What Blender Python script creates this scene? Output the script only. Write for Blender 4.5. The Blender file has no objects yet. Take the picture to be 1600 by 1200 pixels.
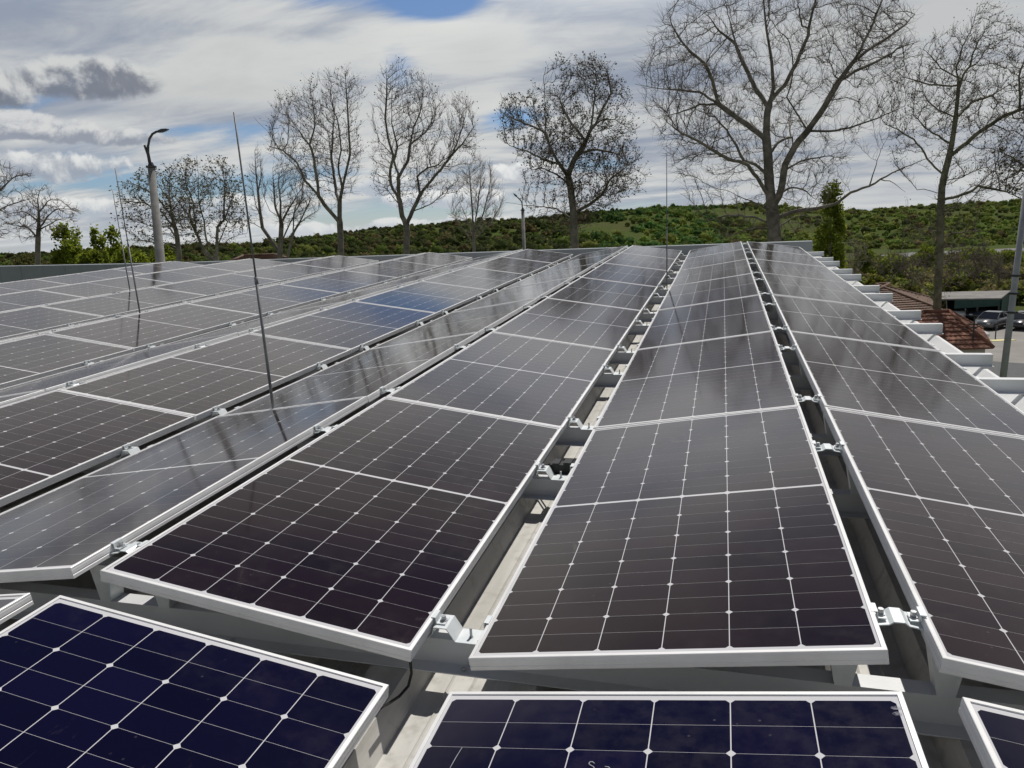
import bpy, bmesh, math, random
import numpy as np
from mathutils import Matrix, Vector

# ------------------------------------------------------------------ camera
C = bpy.context.scene.collection
SC = bpy.context.scene
R = math.radians
RNG = np.random.default_rng(11)
random.seed(5)
F = 1163.18                                   # focal length in pixels of the 1600 px wide frame
CW = np.array([0.7041517, -1.6679632, 9.0])   # camera position, ground is z = 0
RIGHT = np.array([0.96309073, 0.26658061, -0.03729637])
DOWN = np.array([0.01513062, -0.19195183, -0.9812877])
FWD = np.array([-0.26875139, 0.94450478, -0.18890056])
cam_d = bpy.data.cameras.new('camera')
cam = bpy.data.objects.new('camera', cam_d)
C.objects.link(cam)
cam_d.sensor_width = 36.0
cam_d.lens = 36.0 * F / 1600
cam_d.clip_start = 0.05
cam_d.clip_end = 6000
cam.matrix_world = Matrix(((RIGHT[0], -DOWN[0], -FWD[0], CW[0]), (RIGHT[1], -DOWN[1], -FWD[1], CW[1]),
                           (RIGHT[2], -DOWN[2], -FWD[2], CW[2]), (0, 0, 0, 1)))
SC.camera = cam
SC.view_settings.view_transform = 'Standard'
SC.view_settings.look = 'None'
SC.view_settings.gamma = 1.0
SC.view_settings.exposure = 0.0
SC.cycles.max_bounces = 6
SC.cycles.glossy_bounces = 3
SC.cycles.diffuse_bounces = 3
SC.cycles.caustics_reflective = False
SC.cycles.use_denoising = True

# ------------------------------------------------------------------ sun
SUN_EL, SUN_AZ = 60.0, 13.0                  # azimuth from +Y (away from the camera), negative = left
sd = bpy.data.lights.new('sun', 'SUN')
sd.energy = 3.8
sd.angle = R(0.6)
sd.color = (1.0, 0.955, 0.88)
sun = bpy.data.objects.new('sun', sd)
C.objects.link(sun)
sv = Vector((math.sin(R(SUN_AZ)) * math.cos(R(SUN_EL)), math.cos(R(SUN_AZ)) * math.cos(R(SUN_EL)), math.sin(R(SUN_EL))))
sun.rotation_euler = sv.to_track_quat('Z', 'Y').to_euler()

# ------------------------------------------------------------------ node helpers
def N(nt, t, **kw):
    n = nt.nodes.new(t)
    for k, v in kw.items():
        setattr(n, k, v)
    return n
def put(nt, sock, v):
    if isinstance(v, bpy.types.NodeSocket):
        nt.links.new(v, sock)
    else:
        sock.default_value = v
def M_(nt, op, a, b=None, c=None, clamp=False):
    n = N(nt, 'ShaderNodeMath', operation=op, use_clamp=clamp)
    put(nt, n.inputs[0], a)
    if b is not None: put(nt, n.inputs[1], b)
    if c is not None: put(nt, n.inputs[2], c)
    return n.outputs[0]
def MIX(nt, f, a, b, mode='MIX'):
    n = N(nt, 'ShaderNodeMix', data_type='RGBA', blend_type=mode)
    put(nt, n.inputs[0], f); put(nt, n.inputs[6], a); put(nt, n.inputs[7], b)
    return n.outputs[2]
def SMOOTH(nt, v, lo, hi, a=0.0, b=1.0):
    n = N(nt, 'ShaderNodeMapRange', interpolation_type='SMOOTHSTEP')
    put(nt, n.inputs[0], v); n.inputs[1].default_value = lo; n.inputs[2].default_value = hi
    n.inputs[3].default_value = a; n.inputs[4].default_value = b
    return n.outputs[0]
def NOISE(nt, vec, scale, detail=5.0, rough=0.55, dist=0.0):
    n = N(nt, 'ShaderNodeTexNoise')
    put(nt, n.inputs['Vector'], vec)
    n.inputs['Scale'].default_value = scale; n.inputs['Detail'].default_value = detail
    n.inputs['Roughness'].default_value = rough; n.inputs['Distortion'].default_value = dist
    return n.outputs[0]

# ------------------------------------------------------------------ world: sky with a broken cloud layer
W = bpy.data.worlds.new('World')
SC.world = W
W.use_nodes = True
W.cycles.sampling_method = 'MANUAL'; W.cycles.sample_map_resolution = 512
nt = W.node_tree
nt.nodes.clear()
wo = N(nt, 'ShaderNodeOutputWorld'); bg = N(nt, 'ShaderNodeBackground')
nt.links.new(bg.outputs[0], wo.inputs[0])
bg.inputs[1].default_value = 0.1
sky = N(nt, 'ShaderNodeTexSky', sky_type='NISHITA')
sky.sun_disc = False
sky.sun_elevation = R(SUN_EL); sky.sun_rotation = R(SUN_AZ)
sky.air_density = 1.0; sky.dust_density = 0.6; sky.ozone_density = 2.0
tc = N(nt, 'ShaderNodeTexCoord')
gen = tc.outputs['Generated']
sep = N(nt, 'ShaderNodeSeparateXYZ'); nt.links.new(gen, sep.inputs[0])
dx, dy, dz = sep.outputs
az = M_(nt, 'MULTIPLY', M_(nt, 'ARCTAN2', dx, dy), 57.29578)       # degrees from +Y, right positive
el = M_(nt, 'MULTIPLY', M_(nt, 'ARCSINE', dz), 57.29578)
# flat cloud layer seen in perspective
h = M_(nt, 'ADD', M_(nt, 'MAXIMUM', dz, 0.0), 0.13)
cmb = N(nt, 'ShaderNodeCombineXYZ')
put(nt, cmb.inputs[0], M_(nt, 'DIVIDE', dx, h)); put(nt, cmb.inputs[1], M_(nt, 'DIVIDE', dy, h))
cp = cmb.outputs[0]
mp = N(nt, 'ShaderNodeMapping'); nt.links.new(cp, mp.inputs[0])
mp.inputs['Rotation'].default_value = (0, 0, R(32)); mp.inputs['Scale'].default_value = (0.75, 1.35, 1)
mp2 = N(nt, 'ShaderNodeMapping'); nt.links.new(cp, mp2.inputs[0])
mp2.inputs['Rotation'].default_value = (0, 0, R(40)); mp2.inputs['Scale'].default_value = (0.75, 1.5, 1); mp2.inputs['Location'].default_value = (3.1, 1.7, 0)
big = NOISE(nt, mp.outputs[0], 0.8, 8.0, 0.58, 0.6)
fine = NOISE(nt, mp2.outputs[0], 1.1, 9.0, 0.56, 0.7)
wisp = NOISE(nt, mp2.outputs[0], 2.8, 9.0, 0.6, 0.7)
def blob(a0, e0, wa, we, soft=1.0):
    """gaussian bump in azimuth/elevation, degrees"""
    qa = M_(nt, 'POWER', M_(nt, 'DIVIDE', M_(nt, 'ABSOLUTE', M_(nt, 'SUBTRACT', az, a0)), wa), 2.0)
    qe = M_(nt, 'POWER', M_(nt, 'DIVIDE', M_(nt, 'ABSOLUTE', M_(nt, 'SUBTRACT', el, e0)), we), 2.0)
    return M_(nt, 'EXPONENT', M_(nt, 'MULTIPLY', M_(nt, 'ADD', qa, qe), -soft))
def total(lst):
    s = lst[0]
    for v in lst[1:]: s = M_(nt, 'ADD', s, v)
    return s
# clear patches of the day (azimuth, elevation, half widths)
def wsum(lst): return total([M_(nt, 'MULTIPLY', blob(*q[:4]), q[4]) for q in lst])
holes = wsum([(-20.0, 16.4, 3.4, 1.7, 0.30), (-23.2, 12.2, 1.5, 2.4, 0.13), (-15.0, 8.9, 2.2, 0.9, 0.22), (-36.0, 8.3, 7.0, 0.8, 0.12), (-29.0, 16.8, 8.0, 0.9, 0.14),
              (-38.0, 4.6, 9.0, 0.9, 0.20), (-25.0, 2.2, 12.0, 1.2, 0.22), (-47.0, 15.4, 6.0, 0.8, 0.08), (-9.0, 5.2, 3.5, 0.7, 0.14), (-5.0, 3.4, 4.0, 0.6, 0.12)])
lids = wsum([(8.0, 14.0, 20.0, 16.0, 0.20), (-31.0, 12.0, 7.0, 3.4, 0.12), (-17.5, 12.4, 3.2, 2.4, 0.12), (8.0, 24.0, 40.0, 6.0, 0.10)])
dens = M_(nt, 'ADD', M_(nt, 'ADD', M_(nt, 'MULTIPLY', big, 0.66), M_(nt, 'MULTIPLY', fine, 0.34)),
          M_(nt, 'SUBTRACT', lids, holes))
dens = M_(nt, 'SUBTRACT', dens, SMOOTH(nt, el, 28.0, 46.0, 0.0, 0.50))
dens = M_(nt, 'ADD', dens, M_(nt, 'MULTIPLY', M_(nt, 'SUBTRACT', wisp, 0.5), 0.20))
cover = SMOOTH(nt, dens, 0.31, 0.50)
thick = SMOOTH(nt, dens, 0.50, 0.80)
veil = M_(nt, 'ADD', M_(nt, 'MULTIPLY', fine, 0.6), M_(nt, 'MULTIPLY', big, 0.4))
grey = wsum([(-48.0, 13.6, 9.0, 1.6, 0.16), (-39.0, 9.3, 8.0, 1.1, 0.14), (-52.0, 15.8, 10.0, 1.3, 0.10), (-33.5, 14.4, 5.0, 0.7, 0.08)])
white = wsum([(-31.5, 13.2, 6.5, 2.6, 0.12), (-17.0, 12.0, 4.0, 2.6, 0.10), (-30.0, 6.5, 9.0, 1.6, 0.10)])
veil = SMOOTH(nt, M_(nt, 'ADD', M_(nt, 'SUBTRACT', veil, grey), M_(nt, 'ADD', white, M_(nt, 'MULTIPLY', M_(nt, 'SUBTRACT', wisp, 0.5), 0.25))), 0.36, 0.60)
lay = MIX(nt, veil, (2.9, 3.35, 4.2, 1), (6.5, 6.6, 6.5, 1))
lay = MIX(nt, M_(nt, 'MULTIPLY', thick, 0.6), lay, (4.5, 4.65, 4.8, 1))
# bright cloud patch added mostly above the view, brightens the panels' reflections
glow = M_(nt, 'ADD', M_(nt, 'MULTIPLY', blob(-6.0, 20.5, 16.0, 4.5), 0.65), M_(nt, 'SUBTRACT', 1.0, M_(nt, 'MULTIPLY', M_(nt, 'MULTIPLY', SMOOTH(nt, az, 8.0, 26.0), SMOOTH(nt, el, 15.0, 21.0)), 0.35)))
gcol = N(nt, 'ShaderNodeCombineColor')
dim = SMOOTH(nt, el, 21.0, 41.0, 1.0, 0.0)                 # cloud colour darkened overhead so the near panels mirror less light
for k_, lo_k in enumerate((0.10, 0.115, 0.17)): put(nt, gcol.inputs[k_], M_(nt, 'MULTIPLY', glow, M_(nt, 'ADD', M_(nt, 'MULTIPLY', dim, 1.0 - lo_k), lo_k)))
lay = MIX(nt, 1.0, lay, gcol.outputs[0], 'MULTIPLY')
deep = SMOOTH(nt, el, 16.0, 40.0, 0.0, 1.0)
skyc = MIX(nt, 1.0, sky.outputs[0], MIX(nt, deep, (0.60, 0.70, 0.84, 1), (0.13, 0.16, 0.26, 1)), 'MULTIPLY')
col = MIX(nt, cover, skyc, lay)
# low cumulus, heaped and lit from above
n3 = NOISE(nt, gen, 13.0, 10.0, 0.60, 0.25)
n3s = M_(nt, 'SUBTRACT', n3, 0.5)
n4 = NOISE(nt, gen, 30.0, 9.0, 0.62, 0.2)
n4s = M_(nt, 'SUBTRACT', n4, 0.5)
off = N(nt, 'ShaderNodeVectorMath', operation='ADD'); nt.links.new(gen, off.inputs[0]); off.inputs[1].default_value = (0.006, 0.0, 0.011)
n3u = NOISE(nt, off.outputs[0], 13.0, 10.0, 0.60, 0.25)
relief = M_(nt, 'SUBTRACT', n3, n3u)                     # bright where the heap falls off towards the sun
def cumulus(col, a0, e0, wa, we, dark, lite, amp=1.6, alpha=0.93):
    qa = M_(nt, 'POWER', M_(nt, 'DIVIDE', M_(nt, 'ABSOLUTE', M_(nt, 'SUBTRACT', az, a0)), wa), 2.0)
    v = M_(nt, 'DIVIDE', M_(nt, 'SUBTRACT', el, e0), we)
    vb = M_(nt, 'MULTIPLY', M_(nt, 'MINIMUM', v, 0.0), 1.25)
    qe = M_(nt, 'POWER', M_(nt, 'ABSOLUTE', M_(nt, 'ADD', M_(nt, 'MAXIMUM', v, 0.0), vb)), 2.0)
    d = M_(nt, 'ADD', M_(nt, 'SUBTRACT', 1.0, M_(nt, 'ADD', qa, qe)), M_(nt, 'MULTIPLY', n3s, amp * 2.9))
    d = M_(nt, 'ADD', d, M_(nt, 'MULTIPLY', n4s, 0.9))
    m = SMOOTH(nt, d, 0.08, 0.55)
    s = M_(nt, 'ADD', M_(nt, 'SUBTRACT', M_(nt, 'MULTIPLY', v, 1.0), M_(nt, 'MULTIPLY', d, 0.22)), M_(nt, 'ADD', M_(nt, 'MULTIPLY', relief, 6.0), M_(nt, 'MULTIPLY', n4s, 1.3)))
    s = SMOOTH(nt, s, -0.55, 0.60)
    c = MIX(nt, s, dark, lite)
    return MIX(nt, M_(nt, 'MULTIPLY', m, alpha), col, c)
DK, LT = (1.9, 2.1, 2.55, 1), (6.3, 6.4, 6.35, 1)
CUM = [(-49.0, 8.0, 8.0, 1.0, (2.9, 3.2, 3.9, 1), (6.6, 6.7, 6.7, 1)), (-43.0, 7.6, 5.0, 0.9, (2.9, 3.2, 3.8, 1), (6.6, 6.7, 6.7, 1)),
       (-45.5, 5.6, 5.5, 1.3, (3.3, 3.7, 4.4, 1), (7.6, 7.7, 7.6, 1)), (-53.0, 5.8, 5.0, 1.0, (3.3, 3.7, 4.4, 1), (7.2, 7.3, 7.2, 1)),
       (-51.5, 10.2, 6.0, 2.0, DK, LT, 0.62), (-43.4, 10.9, 4.6, 1.8, DK, LT, 0.62),
       (-50.0, 3.2, 6.0, 0.9, (3.8, 4.2, 4.9, 1), (7.2, 7.3, 7.2, 1)), (-40.0, 3.0, 9.0, 1.1, (4.0, 4.5, 5.2, 1), (7.6, 7.7, 7.6, 1)),
       (-27.0, 4.3, 6.0, 1.1, (4.4, 4.9, 5.6, 1), (7.6, 7.7, 7.6, 1)), (-20.0, 3.2, 5.0, 0.8, (4.6, 5.0, 5.6, 1), (8.4, 8.5, 8.4, 1)),
       (-14.0, 5.0, 3.0, 0.9, (4.6, 4.9, 5.4, 1), (8.2, 8.3, 8.2, 1)), (-12.5, 7.4, 2.0, 0.35, (4.4, 4.6, 5.0, 1), (6.0, 6.1, 6.2, 1)), (-26.0, 1.3, 12.0, 0.7, (5.0, 5.4, 6.0, 1), (7.4, 7.5, 7.4, 1))]
for q in CUM: col = cumulus(col, *q)
# pale sky close to the horizon
col = MIX(nt, SMOOTH(nt, el, 0.0, 4.0, 0.4, 0.0), col, (6.8, 7.0, 7.1, 1))
nt.links.new(col, bg.inputs[0])

# ------------------------------------------------------------------ materials
def mat(name, base=(0.5, 0.5, 0.5), rough=0.5, metal=0.0, spec=0.5):
    m = bpy.data.materials.new(name); m.use_nodes = True
    b = m.node_tree.nodes['Principled BSDF']
    b.inputs['Base Color'].default_value = (*base, 1); b.inputs['Roughness'].default_value = rough
    b.inputs['Metallic'].default_value = metal
    b.inputs['Specular IOR Level'].default_value = spec
    return m, m.node_tree, b
def objco(t):
    return N(t, 'ShaderNodeTexCoord').outputs['Object']
def noisy(name, a, b_, scale, rough=0.7, metal=0.0, bump=0.0, lo=0.35, hi=0.65, spec=0.4, space='Object', bscale=None):
    m, t, b = mat(name, a, rough, metal, spec)
    co = N(t, 'ShaderNodeTexCoord').outputs['Object'] if space == 'Object' else N(t, 'ShaderNodeNewGeometry').outputs['Position']
    n = NOISE(t, co, scale, 6.0, 0.6)
    put(t, b.inputs['Base Color'], MIX(t, SMOOTH(t, n, lo, hi), (*a, 1), (*b_, 1)))
    if bump:
        bp = N(t, 'ShaderNodeBump'); bp.inputs['Strength'].default_value = bump; bp.inputs['Distance'].default_value = 0.02
        put(t, bp.inputs['Height'], NOISE(t, co, bscale or scale * 3, 6.0, 0.65)); t.links.new(bp.outputs[0], b.inputs['Normal'])
    return m
MT = {}
# anodised aluminium of the module frames
m, t, b = mat('anodised_aluminium', (0.8, 0.8, 0.8), 0.42, 0.12)
n = NOISE(t, objco(t), 5.0, 5, 0.6)
put(t, b.inputs['Base Color'], MIX(t, SMOOTH(t, n, 0.4, 0.7), (0.83, 0.83, 0.83, 1), (0.74, 0.74, 0.735, 1)))
MT['alu'] = m
# cells and backsheet under textured solar glass
def glass_layer(name, backsheet):
    m, t, b = mat(name, (0.01, 0.01, 0.02), 0.12)
    b.inputs['IOR'].default_value = 1.6
    geo = N(t, 'ShaderNodeNewGeometry').outputs['Position']
    if backsheet:
        b.inputs['Base Color'].default_value = (0.62, 0.62, 0.64, 1)
        dust_c = (0.6, 0.58, 0.52, 1)
    dn = NOISE(t, geo, 2.3, 6, 0.65, 0.4)
    dn2 = NOISE(t, geo, 23.0, 5, 0.6)
    dust = M_(t, 'MULTIPLY', SMOOTH(t, dn, 0.42, 0.78), SMOOTH(t, dn2, 0.3, 0.7))
    if not backsheet:
        oi = N(t, 'ShaderNodeObjectInfo')
        at = N(t, 'ShaderNodeAttribute', attribute_type='GEOMETRY', attribute_name='tone')
        tone = M_(t, 'ADD', M_(t, 'MULTIPLY', at.outputs['Fac'], 0.9), 0.55)
        cc = MIX(t, 1.0, oi.outputs['Color'], tone, 'MULTIPLY')
        cb = N(t, 'ShaderNodeCombineColor')
        for k in range(3): put(t, cb.inputs[k], tone)
        cc = MIX(t, 1.0, oi.outputs['Color'], cb.outputs[0], 'MULTIPLY')
        mps = N(t, 'ShaderNodeMapping'); t.links.new(geo, mps.inputs[0]); mps.inputs['Rotation'].default_value = (0, 0, 0.5); mps.inputs['Scale'].default_value = (1, 0.45, 1)
        sm = M_(t, 'MULTIPLY', SMOOTH(t, NOISE(t, mps.outputs[0], 11.0, 6, 0.62, 1.6), 0.60, 0.74), SMOOTH(t, NOISE(t, geo, 1.7, 3, 0.5), 0.50, 0.66))
        vo = N(t, 'ShaderNodeTexVoronoi'); t.links.new(geo, vo.inputs['Vector']); vo.inputs['Scale'].default_value = 26.0
        sp_ = M_(t, 'MULTIPLY', SMOOTH(t, vo.outputs['Distance'], 0.055, 0.10, 1.0, 0.0), SMOOTH(t, NOISE(t, geo, 3.1, 4, 0.6), 0.52, 0.68))
        dirt = M_(t, 'ADD', M_(t, 'ADD', M_(t, 'MULTIPLY', dust, 0.03), M_(t, 'MULTIPLY', sm, 0.10)), M_(t, 'MULTIPLY', sp_, 0.10), clamp=True)
        put(t, b.inputs['Base Color'], MIX(t, dirt, cc, (0.5, 0.47, 0.42, 1)))
    put(t, b.inputs['Roughness'], M_(t, 'ADD', M_(t, 'MULTIPLY', dust, 0.06), 0.08))
    bp = N(t, 'ShaderNodeBump'); bp.inputs['Strength'].default_value = 0.05; bp.inputs['Distance'].default_value = 0.003
    put(t, bp.inputs['Height'], NOISE(t, geo, 6.0, 2, 0.5)); t.links.new(bp.outputs[0], b.inputs['Normal'])
    b.inputs['Specular IOR Level'].default_value = 0.5
    b.inputs['Specular Tint'].default_value = (1.0, 0.89, 0.81, 1)
    b.inputs['Sheen Weight'].default_value = 0.05; b.inputs['Sheen Roughness'].default_value = 0.3; b.inputs['Sheen Tint'].default_value = (1.0, 0.96, 0.9, 1)
    return m
MT['cell'] = glass_layer('solar_cell_glass', False)
MT['back'] = glass_layer('white_backsheet_glass', True)
MT['galv'] = noisy('galvanised_steel', (0.66, 0.71, 0.73), (0.78, 0.82, 0.83), 14, 0.42, 0.2)
MT['zinc'] = noisy('zinc_bolt', (0.42, 0.43, 0.44), (0.52, 0.53, 0.54), 30, 0.4, 0.7)
MT['beam'] = noisy('beam_steel', (0.62, 0.635, 0.65), (0.69, 0.705, 0.72), 3.0, 0.5, 0.05)
# roof sheet: white painted, dusty, with faint stains running down the slope
m, t, b = mat('roof_sheet_paint', (0.7, 0.69, 0.65), 0.5)
mpn = N(t, 'ShaderNodeMapping'); t.links.new(objco(t), mpn.inputs[0]); mpn.inputs['Scale'].default_value = (9, 0.7, 9)
s1 = NOISE(t, mpn.outputs[0], 1.2, 6, 0.65); s2 = NOISE(t, objco(t), 18, 5, 0.6)
put(t, b.inputs['Base Color'], MIX(t, SMOOTH(t, s2, 0.48, 0.72, 0, 0.75), MIX(t, SMOOTH(t, s1, 0.38, 0.66), (0.58, 0.57, 0.54, 1), (0.46, 0.45, 0.42, 1)), (0.37, 0.36, 0.33, 1)))
MT['roof'] = m
MT['edge'] = noisy('white_roof_edge', (0.80, 0.81, 0.81), (0.73, 0.74, 0.74), 2.2, 0.45)
MT['parapet'] = noisy('grey_parapet_cladding', (0.22, 0.245, 0.26), (0.27, 0.295, 0.31), 0.6, 0.55)
MT['wallp'] = noisy('plaster_wall', (0.55, 0.52, 0.45), (0.47, 0.44, 0.38), 0.8, 0.9, bump=0.2)
MT['black'] = noisy('black_plastic', (0.012, 0.012, 0.013), (0.02, 0.02, 0.02), 20, 0.45)
MT['rod'] = noisy('rod_steel', (0.16, 0.165, 0.17), (0.24, 0.245, 0.25), 6, 0.5, 0.3)
MT['conc'] = noisy('concrete', (0.25, 0.247, 0.24), (0.175, 0.172, 0.168), 2.5, 0.9, bump=0.25)
MT['dkmetal'] = noisy('dark_painted_metal', (0.035, 0.037, 0.04), (0.06, 0.062, 0.065), 6, 0.5, 0.2)
MT['greymetal'] = noisy('grey_pole_metal', (0.36, 0.37, 0.39), (0.28, 0.29, 0.30), 3, 0.5, 0.2)
MT['chalk'] = noisy('chalk_marks', (0.42, 0.42, 0.45), (0.3, 0.3, 0.33), 40, 0.9)
MT['glassdk'] = mat('car_glass', (0.012, 0.014, 0.016), 0.06)[0]
MT['tyre'] = mat('tyre_rubber', (0.02, 0.02, 0.02), 0.8)[0]
MT['rim'] = mat('alloy_rim', (0.5, 0.5, 0.5), 0.35, 0.7)[0]
MT['lampglass'] = mat('headlamp_glass', (0.6, 0.6, 0.6), 0.1)[0]
MT['redlamp'] = mat('tail_lamp', (0.35, 0.02, 0.02), 0.2)[0]
def paint(name, c):
    m, t, b = mat(name, c, 0.3); b.inputs['Coat Weight'].default_value = 0.6; b.inputs['Coat Roughness'].default_value = 0.06
    return m
MT['paint_white'] = paint('white_car_paint', (0.72, 0.72, 0.72)); MT['paint_dark'] = paint('charcoal_car_paint', (0.03, 0.033, 0.036))
MT['paint_grey'] = paint('grey_car_paint', (0.10, 0.105, 0.11))
MT['yard'] = noisy('yard_paving', (0.30, 0.285, 0.265), (0.235, 0.222, 0.205), 0.35, 0.95, bump=0.2, space='w', lo=0.3, hi=0.7)
MT['gravel'] = noisy('pale_gravel', (0.20, 0.20, 0.195), (0.14, 0.14, 0.13), 0.15, 0.95, space='w')
MT['yellow'] = noisy('yellow_board', (0.75, 0.68, 0.30), (0.6, 0.55, 0.25), 3, 0.7)
MT['shedroof'] = noisy('fibre_cement_roof', (0.25, 0.24, 0.225), (0.17, 0.163, 0.155), 0.8, 0.9, bump=0.2)
MT['green'] = noisy('dark_green_cladding', (0.012, 0.05, 0.042), (0.02, 0.07, 0.06), 1.5, 0.7)
# ground: rough grass and earth
m, t, b = mat('rough_grass', (0.08, 0.1, 0.03), 1.0, 0, 0.05)
geo = N(t, 'ShaderNodeNewGeometry').outputs['Position']
g1 = NOISE(t, geo, 0.05, 6, 0.6); g2 = NOISE(t, geo, 0.9, 6, 0.7)
gc = MIX(t, SMOOTH(t, g1, 0.4, 0.62), (0.062, 0.092, 0.018, 1), (0.085, 0.085, 0.03, 1))
put(t, b.inputs['Base Color'], MIX(t, SMOOTH(t, g2, 0.35, 0.75), gc, (0.04, 0.062, 0.014, 1)))
MT['grass'] = m
# clay tiles
def tile_mat(name, c1, c2, c3):
    m, t, b = mat(name, c1, 0.85)
    co = objco(t)
    v = N(t, 'ShaderNodeTexVoronoi'); t.links.new(co, v.inputs['Vector']); v.inputs['Scale'].default_value = 4.2
    s = N(t, 'ShaderNodeSeparateColor'); t.links.new(v.outputs['Color'], s.inputs[0])
    nn = NOISE(t, co, 1.2, 6, 0.65)
    cc = MIX(t, s.outputs[0], (*c1, 1), (*c2, 1))
    put(t, b.inputs['Base Color'], MIX(t, SMOOTH(t, nn, 0.45, 0.72), cc, (*c3, 1)))
    bp = N(t, 'ShaderNodeBump'); bp.inputs['Strength'].default_value = 0.4; bp.inputs['Distance'].default_value = 0.03
    put(t, bp.inputs['Height'], NOISE(t, co, 9.0, 4, 0.6)); t.links.new(bp.outputs[0], b.inputs['Normal'])
    return m
MT['tile_red'] = tile_mat('red_clay_tiles', (0.21, 0.085, 0.05), (0.27, 0.125, 0.075), (0.075, 0.036, 0.027))
MT['tile_brown'] = tile_mat('weathered_tiles', (0.135, 0.078, 0.055), (0.18, 0.115, 0.08), (0.06, 0.042, 0.033))
# bark
def bark_mat(name, a, b2, c):
    m, t, b = mat(name, a, 0.9)
    co = objco(t)
    n1 = NOISE(t, co, 2.2, 5, 0.6); n2 = NOISE(t, co, 0.8, 3, 0.5)
    cc = MIX(t, SMOOTH(t, n1, 0.42, 0.6), (*a, 1), (*b2, 1))
    put(t, b.inputs['Base Color'], MIX(t, SMOOTH(t, n2, 0.5, 0.7), cc, (*c, 1)))
    return m
MT['bark'] = bark_mat('plane_tree_bark', (0.16, 0.145, 0.12), (0.25, 0.23, 0.195), (0.10, 0.088, 0.072))
MT['bark_moss'] = bark_mat('mossy_bark', (0.14, 0.138, 0.085), (0.22, 0.21, 0.145), (0.09, 0.088, 0.055))
MT['twig'] = bark_mat('twig_bark', (0.13, 0.108, 0.088), (0.17, 0.145, 0.12), (0.09, 0.074, 0.06))
MT['twig_pale'] = bark_mat('pale_twig_bark', (0.25, 0.215, 0.175), (0.30, 0.26, 0.215), (0.2, 0.17, 0.14))
def leaf_mat(name):
    m, t, b = mat(name, (0.1, 0.1, 0.03), 0.85, 0, 0.08)
    a = N(t, 'ShaderNodeAttribute', attribute_type='GEOMETRY', attribute_name='Col')
    t.links.new(a.outputs['Color'], b.inputs['Base Color'])
    tr = N(t, 'ShaderNodeBsdfTranslucent'); t.links.new(a.outputs['Color'], tr.inputs[0])
    mx = N(t, 'ShaderNodeMixShader'); mx.inputs[0].default_value = 0.55
    t.links.new(b.outputs[0], mx.inputs[1]); t.links.new(tr.outputs[0], mx.inputs[2])
    t.links.new(mx.outputs[0], t.nodes['Material Output'].inputs[0])
    return m
MT['leaf'] = leaf_mat('leaves')

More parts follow.
